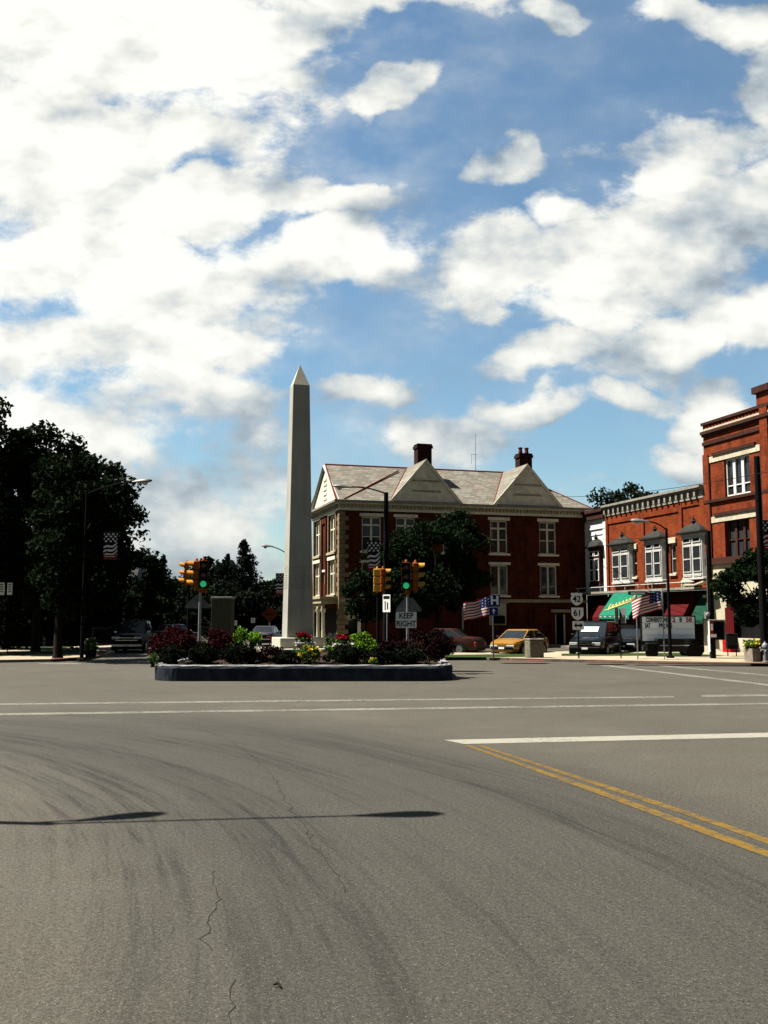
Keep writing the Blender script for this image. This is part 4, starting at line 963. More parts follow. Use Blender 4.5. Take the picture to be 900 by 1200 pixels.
# ================================================================== BUILDINGS
class Frame:
    def __init__(s, o, ang): s.o = Vector(o); s.ang = ang; s.ex = Vector((math.cos(ang), math.sin(ang), 0)); s.ey = Vector((-math.sin(ang), math.cos(ang), 0))
    def at(s, px, py, y=0.0):                 # facade coordinates of a measured point
        d = ray(px, py); n = s.ey; o = s.o + s.ey*y; C = Vector((0,0,CAMH))
        t = (o - C).dot(n) / d.dot(n); p = C + d*t; return (p - s.o).dot(s.ex), p.z
    def rect(s, px0, py0, px1, py1, y=0.0):
        x0, za = s.at(px0, (py0+py1)/2, y); x1, _ = s.at(px1, (py0+py1)/2, y); xm = (px0+px1)/2
        return (x0, x1, s.at(xm, py1, y)[1], s.at(xm, py0, y)[1])
def window(parent, r, y=.0, rec=.16, cols=2, rows=(.5,), frame='cream', lintel=None, sill=None, gl='glass', fw=.09, mull=.11, transom=None):
    x0, x1, z0, z1 = r; m = MB(); y0, y1 = y+rec, y+rec+.07
    m.box(x0,x0+fw,y0,y1,z0,z1); m.box(x1-fw,x1,y0,y1,z0,z1); m.box(x0+fw,x1-fw,y0,y1,z1-fw,z1); m.box(x0+fw,x1-fw,y0,y1,z0,z0+fw)
    for k in range(1, cols): xc = x0 + (x1-x0)*k/cols; m.box(xc-mull/2,xc+mull/2,y0-.012,y1,z0+fw,z1-fw)
    for f in rows:
        zc = z0 + (z1-z0)*f
        for k in range(cols):
            a = x0 + (x1-x0)*k/cols + (fw if k == 0 else mull/2); b = x0 + (x1-x0)*(k+1)/cols - (fw if k == cols-1 else mull/2)
            m.box(a, b, y0+.01, y1, zc-.03, zc+.03)
    if transom: zc = z0+(z1-z0)*transom; m.box(x0+fw,x1-fw,y0+.004,y1,zc-.06,zc+.06)
    o = m.build('window', frame, parent)
    MB().poly([(x0,y1+.01,z0),(x1,y1+.01,z0),(x1,y1+.01,z1),(x0,y1+.01,z1)]).build('pane', gl, o)
    if lintel: MB().bbox(x0-.16,x1+.16,y-.07,y+.10,z1+.005,z1+.005+lintel,.015).build('lintel', 'cream', o)
    if sill: MB().bbox(x0-.14,x1+.14,y-.10,y+.16,z0-sill,z0-.004,.015).build('sill', 'cream', o)
    return o

# ---- brick hotel
HF = Frame(HC, GR); LEN, DEP = 18.1, 8.2
ht = empty('brick_hotel', HC, GR, 'large dark red brick building with slate roof, cream gables and two chimneys', 'building')
ZE = 9.55                                    # eave underside
px_win_up = [(424,447),(464,487),(519,541),(574.4,595),(632,652)]
ups = []; los = []
for a, b in px_win_up:
    r = HF.rect(a, 606, b, 647); ups.append((r[0], r[1], 6.45, 8.75)); los.append((r[0], r[1], 3.55, 5.65))
door = (*HF.rect(651,724,664,757)[:2], .2, 2.25); shopw = HF.rect(402,718,420,744)
shop = (shopw[0], shopw[1], .9, 2.6)
vent = (*HF.rect(573,707,593,727)[:2], 1.9, 3.0)
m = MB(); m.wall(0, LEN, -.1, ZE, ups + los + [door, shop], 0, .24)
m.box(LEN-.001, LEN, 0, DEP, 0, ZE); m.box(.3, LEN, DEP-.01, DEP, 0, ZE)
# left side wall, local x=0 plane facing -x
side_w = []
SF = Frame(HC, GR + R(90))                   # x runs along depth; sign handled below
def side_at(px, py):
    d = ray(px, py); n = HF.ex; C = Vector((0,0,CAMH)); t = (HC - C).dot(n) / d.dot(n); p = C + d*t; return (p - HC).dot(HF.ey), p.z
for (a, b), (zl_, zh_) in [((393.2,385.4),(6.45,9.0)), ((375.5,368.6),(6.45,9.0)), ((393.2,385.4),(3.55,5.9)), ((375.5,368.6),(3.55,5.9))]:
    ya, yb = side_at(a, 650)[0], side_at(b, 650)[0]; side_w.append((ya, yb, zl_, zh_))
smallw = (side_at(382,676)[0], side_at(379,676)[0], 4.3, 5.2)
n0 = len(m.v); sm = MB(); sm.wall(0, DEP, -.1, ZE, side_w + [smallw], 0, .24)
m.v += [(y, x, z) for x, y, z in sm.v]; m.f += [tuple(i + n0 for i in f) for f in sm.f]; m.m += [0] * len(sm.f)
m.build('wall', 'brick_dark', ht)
for r in ups: window(ht, r, 0, .14, 2, (.42,), 'cream', .22, .14, 'glassc', .09, .13, .76)
for r in los: window(ht, r, 0, .14, 2, (), 'cream', .18, .14, 'glassc', .09, .12)
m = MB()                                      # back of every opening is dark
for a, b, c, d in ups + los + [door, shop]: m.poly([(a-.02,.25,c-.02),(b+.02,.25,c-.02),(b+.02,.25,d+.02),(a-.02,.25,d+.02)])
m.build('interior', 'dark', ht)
for k, (ya, yb, c, d) in enumerate(side_w):   # tall paired windows in the left side
    m = MB(); w = .1
    m.box(.10,.20,ya,ya+w,c,d); m.box(.10,.20,yb-w,yb,c,d); m.box(.10,.20,ya+w,yb-w,d-w,d); m.box(.10,.20,ya+w,yb-w,c,c+w); m.box(.08,.20,(ya+yb)/2-.08,(ya+yb)/2+.08,c+w,d-w); m.box(.11,.20,ya+w,yb-w,c+(d-c)*.62-.05,c+(d-c)*.62+.05)
    o = m.build('window', 'cream', ht); MB().poly([(.21,ya,c),(.21,yb,c),(.21,yb,d),(.21,ya,d)]).build('pane', 'curtain' if k < 2 else 'glassc', o)
    MB().bbox(-.16,.14,ya-.2,yb+.2,c-.18,c-.004,.015).build('sill', 'stone', o); MB().bbox(-.10,.12,ya-.15,yb+.15,d+.004,d+.24,.015).build('lintel', 'cream', o)
    MB().box(-.06,-.002,ya-.22,ya-.02,c,d).box(-.06,-.002,yb+.02,yb+.22,c,d).build('surround', 'quoin', o)
ya, yb, c, d = smallw
o = MB().box(.06,.14,ya,ya+.06,c,d).box(.06,.14,yb-.06,yb,c,d).build('window', 'cream', ht); MB().poly([(.15,ya,c),(.15,yb,c),(.15,yb,d),(.15,ya,d)]).build('pane', 'glass', o); MB().box(-.08,.06,ya-.1,yb+.1,d,d+.15).build('lintel', 'white', o)
ym = (side_w[0][1] + side_w[1][0]) / 2
MB().box(-.10,-.003,ym-.75,ym-.55,3.2,ZE-.6).build('pilaster', 'brick_dark', ht); MB().box(-.10,-.003,ym+.55,ym+.75,3.2,ZE-.6).build('pilaster', 'brick_dark', ht); MB().box(-.10,-.003,ym-.549,ym+.549,8.6,ZE-.6).build('brick_panel', 'brick_dark', ht)
m = MB(); z = .0; k = 0                       # quoins at the corner
while z < ZE - .7:
    L = .62 if k % 2 else .38; m.box(-.035, L, -.035, .012, z+.012, z+.30); m.box(-.035, .012, .0121, L, z+.012, z+.30); z += .312; k += 1
m.build('quoin', 'quoin', ht)
MB().box(-.04,.24,-.045,-.0351,3.05,3.3).box(.24,LEN,-.04,-.002,3.06,3.28).build('belt_course', 'stone', ht)
# cornice: frieze, dentils, gutter
m = MB(); m.box(-.08,LEN+.1,-.08,-.002,ZE-.42,ZE); m.box(-.08,-.002,-.001,DEP,ZE-.42,ZE); m.box(-.34,LEN+.35,-.34,DEP+.2,ZE+.12,ZE+.2); m.box(-.24,LEN+.25,-.24,DEP+.1,ZE+.001,ZE+.119); m.build('cornice', 'cream', ht)
m = MB(); x = .0
while x < LEN: m.box(x, x+.13, -.2, -.081, ZE-.24, ZE-.02); x += .26
y = .1
while y < DEP: m.box(-.2, -.081, y, y+.13, ZE-.24, ZE-.02); y += .26
m.build('dentil', 'stone', ht)
m = MB(); m.box(-.46,LEN+.46,-.46,-.341,ZE+.10,ZE+.24); m.box(-.46,-.341,-.34,DEP+.3,ZE+.10,ZE+.24); m.build('gutter', 'corn_grey', ht)
# main roof with left gable and hipped right end, two front gables
zr0, zr1 = ZE+.205, ZE+.205 + 3.05; yr = DEP/2; ov = .42
A0, A1, B0, B1 = (-ov+.1,-ov,zr0), (LEN+ov,-ov,zr0), (LEN+ov,DEP+ov,zr0), (-ov+.1,DEP+ov,zr0); RL, RR = (-.05,yr,zr1), (LEN-3.9,yr,zr1-.0)
m = MB(); m.poly([A0,A1,RR,RL]); m.poly([A1,B0,RR]); m.poly([B0,B1,RL,RR])
g1 = HF.rect(458,560,540,586, -.2); g2 = HF.rect(578.5,560,657,590, -.2)
gx = [((g1[0]+g1[1])/2, (g1[1]-g1[0])/2, HF.at(497,539.5,-.25)[1]), ((g2[0]+g2[1])/2, (g2[1]-g2[0])/2, HF.at(616,545,-.25)[1])]
for xc, hw, za in gx:
    f = min(1, (za - zr0) / (zr1 - zr0)); yb = -ov + (yr+ov) * f; yb2 = yb + (0 if f < 1 else .0)
    m.poly([(xc-hw-.12,-.36,zr0+.02),(xc,-.36,za+.10),(xc,yb2+.25,za+.10),(xc-hw-.12,-.2,zr0+.02)]); m.poly([(xc+hw+.12,-.36,zr0+.02),(xc,-.36,za+.10),(xc,yb2+.25,za+.10),(xc+hw+.12,-.2,zr0+.02)])
rf = m.build('roof', 'slate', ht, fixn=False)
m = MB()
m.tube([RL, RR], .07, 6); m.tube([RR, A1], .06, 6); m.tube([(.25,-ov+.12,zr0+.10), (5.2,yr*.86,zr1-.30)], .045, 6)
m.tube([RL, (-.35,-ov,zr0+.05)], .05, 6)
for xc, hw, za in gx:
    f = min(1, (za - zr0) / (zr1 - zr0)); yb = -ov + (yr+ov) * f
    m.tube([(xc-hw-.1,-.3,zr0+.06),(xc-.1,yb,za+.05)], .035, 6)
m.build('flashing', 'redflash', rf)
for xc, hw, za in gx:
    gb = MB().prism([(xc-hw,zr0-.0),(xc+hw,zr0),(xc,za)], -.26,-.02).build('gable', 'cream', ht)
    m = MB()
    for s in (-1, 1): 
        d = Vector((s*hw,0,zr0-za)); n = Vector((-d.z*s,0,d.x*s)).normalized()*.16 if False else Vector((0,0,.2))
        p0, p1 = Vector((xc,-.34,za+.08)), Vector((xc+s*(hw+.14),-.34,zr0-.0+.03)); q0, q1 = p0 - Vector((0,0,.26)), p1 - Vector((s*.28,0,0))
        m.rings([[tuple(p0),tuple(p1),tuple(q1),tuple(q0)], [(v.x,-.262,v.z) for v in (p0,p1,q1,q0)]])
    m.box(xc-hw*.46,xc+hw*.46,-.29,-.262,zr0+1.2-.04,zr0+1.2+.04) if False else None
    m.build('bargeboard', 'cream', gb)
    hgt = za - zr0
    MB().box(xc-hw*.40,xc+hw*.40,-.30,-.262,zr0+hgt*.50,zr0+hgt*.54).box(xc-hw*.40,xc+hw*.40,-.30,-.262,zr0+hgt*.26,zr0+hgt*.30).build('panel_ledge', 'stone', gb)
# left gable end
sg = MB().prism([(0.0,zr0),(DEP,zr0),(yr,zr1-.35)], -.04,.05, 'X').build('gable', 'cream', ht)
m = MB()
for k in range(5): z = zr0+.5+k*.34; m.box(-.09,-.041,yr-.45,yr+.45,z,z+.12)
m.build('louvre', 'cream', sg)
m = MB(); 
for s in (-1,1): m.tube([(-.12,yr,zr1-.12),(-.12,yr+s*(yr+.3),zr0-.02)], .12, 4)
m.build('bargeboard', 'greywhite', sg)
# chimneys
def chimney(px0, px1, py, yloc, pots):
    x0 = HF.at(px0, 540, yloc)[0]; x1 = HF.at(px1, 540, yloc)[0]; zt = HF.at((px0+px1)/2, py, yloc)[1]; w = (x1-x0)
    m = MB(); zc = zt - (.45 if pots else 0)
    m.box(x0,x1,yloc,yloc+w*.8,zr1-1.6,zc-.32); m.box(x0-.07,x1+.07,yloc-.07,yloc+w*.8+.07,zc-.32,zc-.12); m.box(x0-.02,x1+.02,yloc-.02,yloc+w*.8+.02,zc-.12,zc)
    c = m.build('chimney', 'chimney', rf)
    for k in range(pots): xx = x0 + w*(.25 + .5*k); MB().lathe([(.16,zc),(.13,zc+.35),(.17,zc+.40),(.16,zc+.47)], (xx,yloc+w*.4,0), 12).build('chimney_pot', 'terracotta', rf, smooth=True)
chimney(489.5, 506, 520, 2.4, 0); chimney(609, 623.5, 524, 2.4, 2)
xa, za = HF.at(557.5, 554, yr)[0], HF.at(557.5, 508, yr)[1]
MB().tube([(xa,yr,zr1-.1),(xa,yr,za)], [.02,.012], 6).tube([(xa-.35,yr,za-1.6),(xa+.1,yr,za-1.6)], .012, 5).tube([(xa-.32,yr,za-1.6),(xa-.32,yr,za-2.3)], .010, 5).build('antenna', 'darksteel', ht)
xd = HF.at(540.6, 605)[0]; MB().tube([(xd,-.16,ZE),(xd,-.10,ZE-.5),(xd,-.10,.2)], .06, 8).build('downspout', 'greywhite', ht, smooth=True)
# street level: door, wall panel with vent, corner shopfront, side porch
a, b, c, d = door
dr = MB().box(a,b,.10,.15,c,d).build('door', 'darksteel', ht); MB().box(b-.18,b-.08,.04,.099,c,d).box(a,a+.08,.04,.099,c,d).build('door_frame', 'cream', dr)
MB().bbox(a-.35,b+.25,-.22,.0,d+.12,d+.34,.02).build('door_hood', 'stone', dr)
a, b, c, d = vent; vp = MB().box(a,b,-.05,-.004,c-.4,d).build('wall_panel', 'cream_wall', ht); MB().bbox(a+.28,b-.22,-.35,-.051,c-.3,c+.25,.02).build('vent_unit', 'darksteel', vp); MB().box(a-.1,b+.15,-.09,-.004,d+.004,d+.14).build('hood', 'stone', vp)
a, b, c, d = shop; o = MB().box(a,b,.10,.16,d-.75,d).build('shop_panel', 'cream_wall', ht); MB().poly([(a,.18,c),(b,.18,c),(b,.18,d-.75),(a,.18,d-.75)]).build('pane', 'shopglass', o)
xq = HF.at(420.5, 730)[0]; MB().box(xq-.10,xq+.12,-.06,-.003,.2,2.75).build('pilaster', 'white', ht)
pc = empty('porch', (0,0,0)); pc.parent = ht
y1, y2 = .5, DEP - .6
m = MB(); m.box(-1.15,-.04,y1-.2,y2+.2,2.95,3.25); m.box(-1.25,-.04,y1-.3,y2+.3,3.25,3.4)
m.build('porch_roof', 'stone', pc)
for yy in (y1, y1+1.5, y1+3.2, y2-1.0, y2): MB().lathe([(.17,.12),(.17,.3),(.12,.36),(.105,2.3),(.17,2.42),(.19,2.6)], (-.95,yy,0), 14).build('column', 'cream', pc, smooth=True)
m = MB()
ys = [y1, y1+1.5, y1+3.2, y2-1.0, y2]
for ya, yb in zip(ys, ys[1:]):
    cy, rr = (ya+yb)/2, (yb-ya)/2*.88; pts = [(ya,2.6),(ya,2.96),(yb,2.96),(yb,2.6)] + [(cy + rr*math.cos(R(180*k/10)), 2.45 + min(.42, rr*.6)*math.sin(R(180*k/10))) for k in range(11)]
    m.prism(pts, -1.04,-.86, 'X')
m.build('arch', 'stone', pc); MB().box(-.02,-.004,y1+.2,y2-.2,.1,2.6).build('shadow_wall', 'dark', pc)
MB().bbox(-1.2,0,y1-.3,y2+.3,-.05,.12,.02).build('porch_step', 'stone', pc)

# ---- row of shops (local x along the facade from the hotel corner towards us, -y out to the street)
RF_ = Frame(Q, GR - R(90)); RH = 8.9
def rxz(px0, py0, px1, py1, y=0): return RF_.rect(px0, py0, px1, py1, y)
XW = RF_.at(711.5, 650)[0]; XE = RF_.at(828.5, 650)[0]
SEGW = 0.05
# white narrow shop
wsx = empty('white_shop', Q, GR - R(90), 'narrow white fronted shop with a dark turret window beside the brick hotel', 'building')
MB().wall(SEGW, XW-.02, 3.6, RH-.05, [], 0).box(SEGW, XW-.02, .001, 9, RH-.1, RH-.05).build('wall', 'white', wsx)
MB().box(SEGW,.32,-.06,-.002,3.6,RH-.2).box(XW-.42,XW-.02,-.06,-.002,3.6,RH-.2).box(SEGW,XW-.02,-.08,-.061,RH-.75,RH-.62).box(.33,XW-.43,-.05,-.002,RH-1.15,RH-1.08).build('pilaster', 'white', wsx)
m = MB(); m.box(SEGW,XW-.06,-.22,.02,RH-.04,RH+.40); m.box(SEGW,XW-.06,-.34,.02,RH+.401,RH+.6); m.build('cornice', 'corn_dark', wsx)
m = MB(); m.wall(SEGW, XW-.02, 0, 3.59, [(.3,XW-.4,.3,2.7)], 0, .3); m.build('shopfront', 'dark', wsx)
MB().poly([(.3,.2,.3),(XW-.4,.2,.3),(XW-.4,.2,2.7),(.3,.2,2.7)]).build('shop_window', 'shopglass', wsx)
def oriel(parent, px0, px1, pyd, pyr, pywt, pywb, pyb, body, proj=.30, roofm='lead', panes='glass', dark=False):
    """bay window: bell roof with finial over a splayed box"""
    x0 = RF_.at(px0, 650, -proj*.6)[0]; x1 = RF_.at(px1, 650, -proj*.6)[0]; xc = (x0+x1)/2; hw = (x1-x0)/2
    zz = lambda py: RF_.at((px0+px1)/2, py, -proj*.6)[1]
    z_fin, z_roof, z_wt, z_wb, z_b = zz(pyd), zz(pyr), zz(pywt), zz(pywb), zz(pyb)
    pl = lambda k, z, yk=1.0: [(xc-hw*k,0,z),(xc-hw*k,-proj*.25*k,z),(xc-hw*.90*k,-proj*k*yk,z),(xc+hw*.90*k,-proj*k*yk,z),(xc+hw*k,-proj*.25*k,z),(xc+hw*k,0,z)]
    b = empty('bay_window', (0,0,0)); b.parent = parent
    m = MB(); m.rings([pl(.93,z_b),pl(.93,z_b+.1),pl(.86,z_b+.12),pl(.86,z_roof-.18),pl(.95,z_roof-.14),pl(.95,z_roof-.02)]); m.build('box', body, b)
    H = z_fin - z_roof
    m = MB(); m.rings([pl(1.04,z_roof-.02,1.5),pl(1.10,z_roof+.03,1.7),pl(1.08,z_roof+.10,1.7),pl(.92,z_roof+.13,1.5),pl(.88,z_roof+.24*H,1.4),pl(.76,z_roof+.38*H,1.3),pl(.52,z_roof+.52*H,1.2),pl(.26,z_roof+.62*H,1.1),pl(.10,z_roof+.72*H)]); m.build('bell_roof', roofm, b, smooth=False)
    MB().lathe([(.06,.62*H),(.12,.71*H),(.13,.77*H),(.06,.83*H),(.07,.88*H),(.015,1.06*H)], (xc,-.10,z_roof), 10).build('finial', roofm, b, smooth=True)
    yf = -proj*.86; fw = hw*.90*.86
    fr = 'white' if dark else body
    m = MB(); mg = MB()
    for s in (-1, 1):
        a, c = (xc-fw*.90, xc-fw*.10) if s < 0 else (xc+fw*.10, xc+fw*.90)
        for (za, zb2) in ((z_wb, z_wt), (z_wt+.18, z_roof-.26), (z_b+.16, z_wb-.14)):
            if zb2 - za < .12: continue
            big = za == z_wb
            mg.box(a+.05, c-.05, yf-.012, yf-.004, za+.05, zb2-.05)
            m.box(a-.02,a+.05,yf-.05,yf+.0,za,zb2); m.box(c-.05,c+.02,yf-.05,yf,za,zb2); m.box(a+.05,c-.05,yf-.05,yf,zb2-.05,zb2); m.box(a+.05,c-.05,yf-.05,yf,za,za+.05)
            if big: zc = (za+zb2)/2; m.box(a+.05,c-.05,yf-.045,yf,zc-.035,zc+.035)
    f = m.build('sash', fr, b); mg.build('pane', panes, f)
    return b
oriel(wsx, 689.5, 705.5, 626, 641.5, 655, 681, 687, 'corn_dark', dark=True)
# red brick shops
bsx = empty('brick_shops', Q, GR - R(90), 'two storey red brick shop row with three domed bay windows and a long canopy', 'building')
P1, P2 = RF_.at(754.6,640)[0], RF_.at(799.5,640)[0]
sw1 = rxz(741,644,746.5,676); sw2 = rxz(785.8,637,792.2,672)
m = MB(); m.wall(XW, XE, 3.6, RH, [sw1, sw2], 0, .2); m.box(XE-.01,XE,0.01,9,3,RH); m.box(XW,XE,.001,9,RH-.05,RH); m.build('wall', 'brick_red', bsx)
MB().box(XW,XW+.28,-.09,-.002,3.7,RH-.01).box(P1-.16,P1+.16,-.09,-.002,3.7,RH-.01).box(P2-.16,P2+.16,-.09,-.002,3.7,RH-.01).box(XE-.45,XE,-.09,-.002,3.7,RH-.01).box(XW+.281,P1-.161,-.07,-.002,RH-.55,RH-.01).box(P1+.161,P2-.161,-.07,-.002,RH-.55,RH-.01).box(P2+.161,XE-.451,-.07,-.002,RH-.35,RH-.01).build('pilaster', 'brick_red', bsx)
for r in (sw1, sw2):
    window(bsx, r, 0, .10, 1, (.5,), 'greywhite', None, None, 'glass', .07)
    MB().bbox(r[0]-.14,r[1]+.14,-.12,.0,r[3]+.01,r[3]+.36,.02).build('lintel', 'stone_band', bsx); MB().bbox(r[0]-.1,r[1]+.1,-.12,.0,r[2]-.16,r[2]-.01,.02).build('sill', 'stone_band', bsx)
m = MB(); m.box(XW,XE,-.12,.0,RH+.001,RH+.5); m.box(XW-.05,XE+.02,-.26,.02,RH+.501,RH+.60); m.box(XW-.05,XE+.02,-.40,.02,RH+.601,RH+.74); m.build('cornice', 'corn_grey', bsx)
m = MB(); x = XW+.1
while x < XE-.3: m.box(x,x+.18,-.28,-.121,RH+.12,RH+.5); x += .62
x = XW+.5
while x < XE-.3: m.box(x,x+.3,-.16,-.121,RH+.18,RH+.36); x += .62
m.build('bracket', 'corn_grey', bsx)
oriel(bsx, 715.5, 741, 623, 638.5, 650, 678, 684, 'greywhite'); oriel(bsx, 754.5, 779.5, 616, 632, 646, 675, 682, 'greywhite'); oriel(bsx, 798, 827.5, 606, 624.5, 639.5, 670.5, 679, 'greywhite')
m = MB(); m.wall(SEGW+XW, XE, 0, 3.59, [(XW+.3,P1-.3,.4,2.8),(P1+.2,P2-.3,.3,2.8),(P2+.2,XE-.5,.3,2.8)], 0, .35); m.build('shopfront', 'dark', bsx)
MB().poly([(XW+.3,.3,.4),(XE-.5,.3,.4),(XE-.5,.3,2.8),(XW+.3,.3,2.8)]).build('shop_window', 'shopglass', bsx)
zc = RF_.at(760, 684, -.6)[1]
m = MB(); m.box(SEGW,XE-.05,-.85,-.002,3.66,3.72); m.box(SEGW,XE-.05,-.90,-.851,3.62,3.76); cn = m.build('canopy', 'corn_grey', bsx)
m = MB(); m.tube([(SEGW,-.85,4.05),(XE-.1,-.85,4.05)], .035, 6)
x = SEGW + .3
while x < XE: m.tube([(x,-.85,3.72),(x,-.85,4.05)], .02, 6); x += 1.6
m.build('railing', 'greywhite', cn)
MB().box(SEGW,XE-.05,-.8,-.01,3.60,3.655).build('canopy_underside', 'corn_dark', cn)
dsx, dsz = RF_.at(796, 678, -1.0); MB().lathe([(.30,0),(.34,.1),(.34,.38),(.30,.42),(.05,.46)], (dsx,-.5,3.74), 16).build('roof_tank', 'stone_band', cn, smooth=True)
m = MB(); m.prism([(dsx+.2,3.86),(dsx+1.2,3.84),(dsx+2.1,4.0),(dsx+2.1,4.08),(dsx+1.2,3.92),(dsx+.2,3.94)], -.85,-.4); m.build('loose_sheet', 'stone_band', cn)
MB().box(XE-.42,XE-.08,-.10,-.003,.14,3.3).build('pilaster', 'cream_wall', bsx)
def awning(parent, px0, px1, zt_, zb_, proj, mat, y0=.01, valance=True):
    a, b = RF_.at(px0, 715, -proj)[0], RF_.at(px1, 715, -proj)[0]
    m = MB(); m.rings([[(a,-y0,zt_),(a,-proj,zb_),(a,-proj,zb_-.02),(a,-y0,zb_-.02)],[(b,-y0,zt_),(b,-proj,zb_),(b,-proj,zb_-.02),(b,-y0,zb_-.02)]])
    o = m.build('awning', mat, parent)
    if valance: MB().box(a,b,-proj-.012,-proj,zb_-.24,zb_).build('valance', mat, o)
    return o, a, b
awning(wsx, 688.5, 702, 3.45, 2.05, .95, 'red_awn')
aw, a, b = awning(bsx, 702, 737, 3.60, 2.16, 2.0, 'green_awn', .905)
m = MB(); x = a+.1; g = random.Random(5)
while x < b-.2: w = g.uniform(.10,.32); m.box(x,min(x+w,b-.1),-2.022,-2.014,2.04,2.11); x += w+g.uniform(.08,.4)
m.build('valance_lettering', 'greywhite', aw)
# script lettering: a slanted looping pen stroke and an underline swash
sl = math.atan2(1.2, 2.0); O = Vector(((a+b)/2-.05, -1.40, 3.60-1.44*.495/1.095)); up_ = Vector((0, 1.095, 1.44)).normalized(); nn = Vector((0,-1.44,1.095)).normalized()
def on(u, v): return tuple(O + Vector((1,0,0))*u + up_*v + nn*.012)
m = MB(); W_ = (b-a)*.33
pts = []
for i in range(90):
    f = i/89; u = -W_ + 2*W_*f; v = .75*(f-.5) + (.26 if f < .14 else .11)*math.sin(f*2*math.pi*7.5) + (.28*(f-.93)/.07 if f > .93 else 0)
    pts.append(on(u + .06*math.cos(f*2*math.pi*7.5), v))
m.tube(pts, .04, 5); m.tube([on(-W_*1.2,-.62), on(-W_*.3,-.36), on(W_*.95,.10)], [.03,.075,.03], 6)
m.build('script_lettering', 'scriptyel', aw)
awning(bsx, 776, 799, 3.45, 2.0, .9, 'red_awn'); awning(bsx, 808, 823, 3.3, 1.9, .8, 'dkgreen_awn')

# ---- tall corner building
tb_ = empty('corner_building', Q, GR - R(90), 'three storey orange brick corner building with pale stone bands and a parapet', 'building')
X0, X1 = XE+.02, XE+10; HT = RF_.at(832, 497, 0)[1]
uw = rxz(849,534.5,878.8,580); lw = rxz(849.6,604,878.8,654)
pw1, pw2 = (uw[0]+9*.6, uw[1]+9*.6, uw[2], uw[3]), (lw[0]+9*.6, lw[1]+9*.6, lw[2], lw[3])
zled = RF_.at(845,656,0)[1]
shopw2 = (X0+1.6, X0+5.2, .9, 3.0); red_d = None
m = MB(); m.wall(X0, X1, zled, HT, [uw, lw], 0, .3); m.box(X0,X0+.01,.01,12,RH-.5,HT); m.box(X0,X1,.01,12,HT-.02,HT); m.box(X1-.01,X1,.01,12,0,HT); m.build('wall', 'brick_tall', tb_)
window(tb_, uw, 0, .12, 3, (.28,), 'white', None, None, 'glass', .10, .22)
window(tb_, lw, 0, .22, 3, (.45,), 'corn_dark', None, None, 'glassc', .10, .18)
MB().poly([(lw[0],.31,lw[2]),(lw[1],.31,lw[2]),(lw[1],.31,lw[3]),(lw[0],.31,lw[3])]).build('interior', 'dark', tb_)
XP = RF_.at(894.5,520)[0]
def bandz(y0, y1): return RF_.at(835, y1, 0)[1], RF_.at(835, y0, 0)[1]
b1_, b2_ = bandz(535,542), bandz(606,613)
m = MB(); m.box(X0,X1,-.05,-.002,*b1_); m.box(X0,X1,-.05,-.002,*b2_); m.build('stone_band', 'stone_band', tb_)
m = MB()
for z in (b1_[1], b2_[1]): m.box(X0+.9,XP-.6,-.12,-.002,z+.004,z+.18)
z = uw[2]-.02; m.box(X0,X1,-.14,-.002,z-.16,z); m.box(X0,X1,-.16,-.002,zled-.25,zled+.12); m.build('ledge', 'corn_dark', tb_)
MB().box(X0,X0+.499,-.1,-.0521,zled,HT-1.7).build('pilaster', 'brick_tall', tb_); MB().box(XP-.1,XP+.5,-.12,-.0521,zled,HT+.2).build('pilaster', 'brick_tall', tb_)
MB().box(X0+.5,X0+.56,-.085,-.0525,zled,HT-1.9).build('downspout', 'corn_dark', tb_); MB().box(XP-.2,XP-.101,-.09,-.0525,zled,HT-1.9).build('downspout', 'corn_dark', tb_)
zz1, zz2, zz3 = RF_.at(833,504,-.2)[1], RF_.at(833,518,-.1)[1], HT
m = MB(); m.box(X0-.04,X1,-.19,.02,zz1-.12,zz1+.06); m.box(X0-.02,X1,-.11,-.002,zz1-.24,zz1-.121); m.box(X0-.01,X1,-.09,-.002,zz2-.1,zz2+.1); m.build('cornice', 'corn_dark', tb_)
m = MB(); x = X0+.3
while x < X1: m.box(x,x+.16,-.05,-.002,zz1+.35,HT-.25); x += .30
m.build('corbel', 'brick_tall', tb_); MB().box(X0,X1,-.07,-.002,zz1+.061,zz1+.20).build('frieze', 'stone_band', tb_)
MB().box(X0-.03,X1,-.13,.2,HT+.001,HT+.16).build('coping', 'corn_dark', tb_)
zp = RF_.at(890,453,-.1)[1]
MB().box(XP-.25,XP+.75,-.14,.5,HT+.161,zp-.35).build('parapet_pier', 'brick_tall', tb_); MB().box(XP-.42,XP+.92,-.3,.62,zp-.35,zp).build('pier_cap', 'corn_dark', tb_)
m = MB(); m.wall(X0+.5, X1, 0, zled-.26, [shopw2], 0, .35); gw = m.build('ground_floor_wall', 'cream_wall', tb_)
MB().poly([(shopw2[0],.3,.9),(shopw2[1],.3,.9),(shopw2[1],.3,3.0),(shopw2[0],.3,3.0)]).build('shop_window', 'shopglass', tb_)
m = MB(); z = .15; k = 0
while z < zled-.3: m.box(X0,X0+.30,-.10 if k % 2 else -.06,-.002,z,min(z+.22,zled-.26)); z += .24; k += 1
m.build('quoin', 'stone_band', tb_); MB().box(X0+.36,X0+.46,-.08,-.002,.1,zled-.26).build('downspout', 'siggold', tb_)
rd = rxz(851,712,861,748); MB().box(rd[0],rd[1],-.06,-.003,rd[2]-.6,rd[3]).build('red_panel', 'red_awn', tb_); MB().box(rd[0]+.3,rd[1]+.2,-.5,-.061,.14,1.0).build('red_box', 'redink', tb_)
MB().box(X0+.5,X1,-.12,-.003,zled-1.1,zled-1.0).build('string_course', 'stone', tb_)

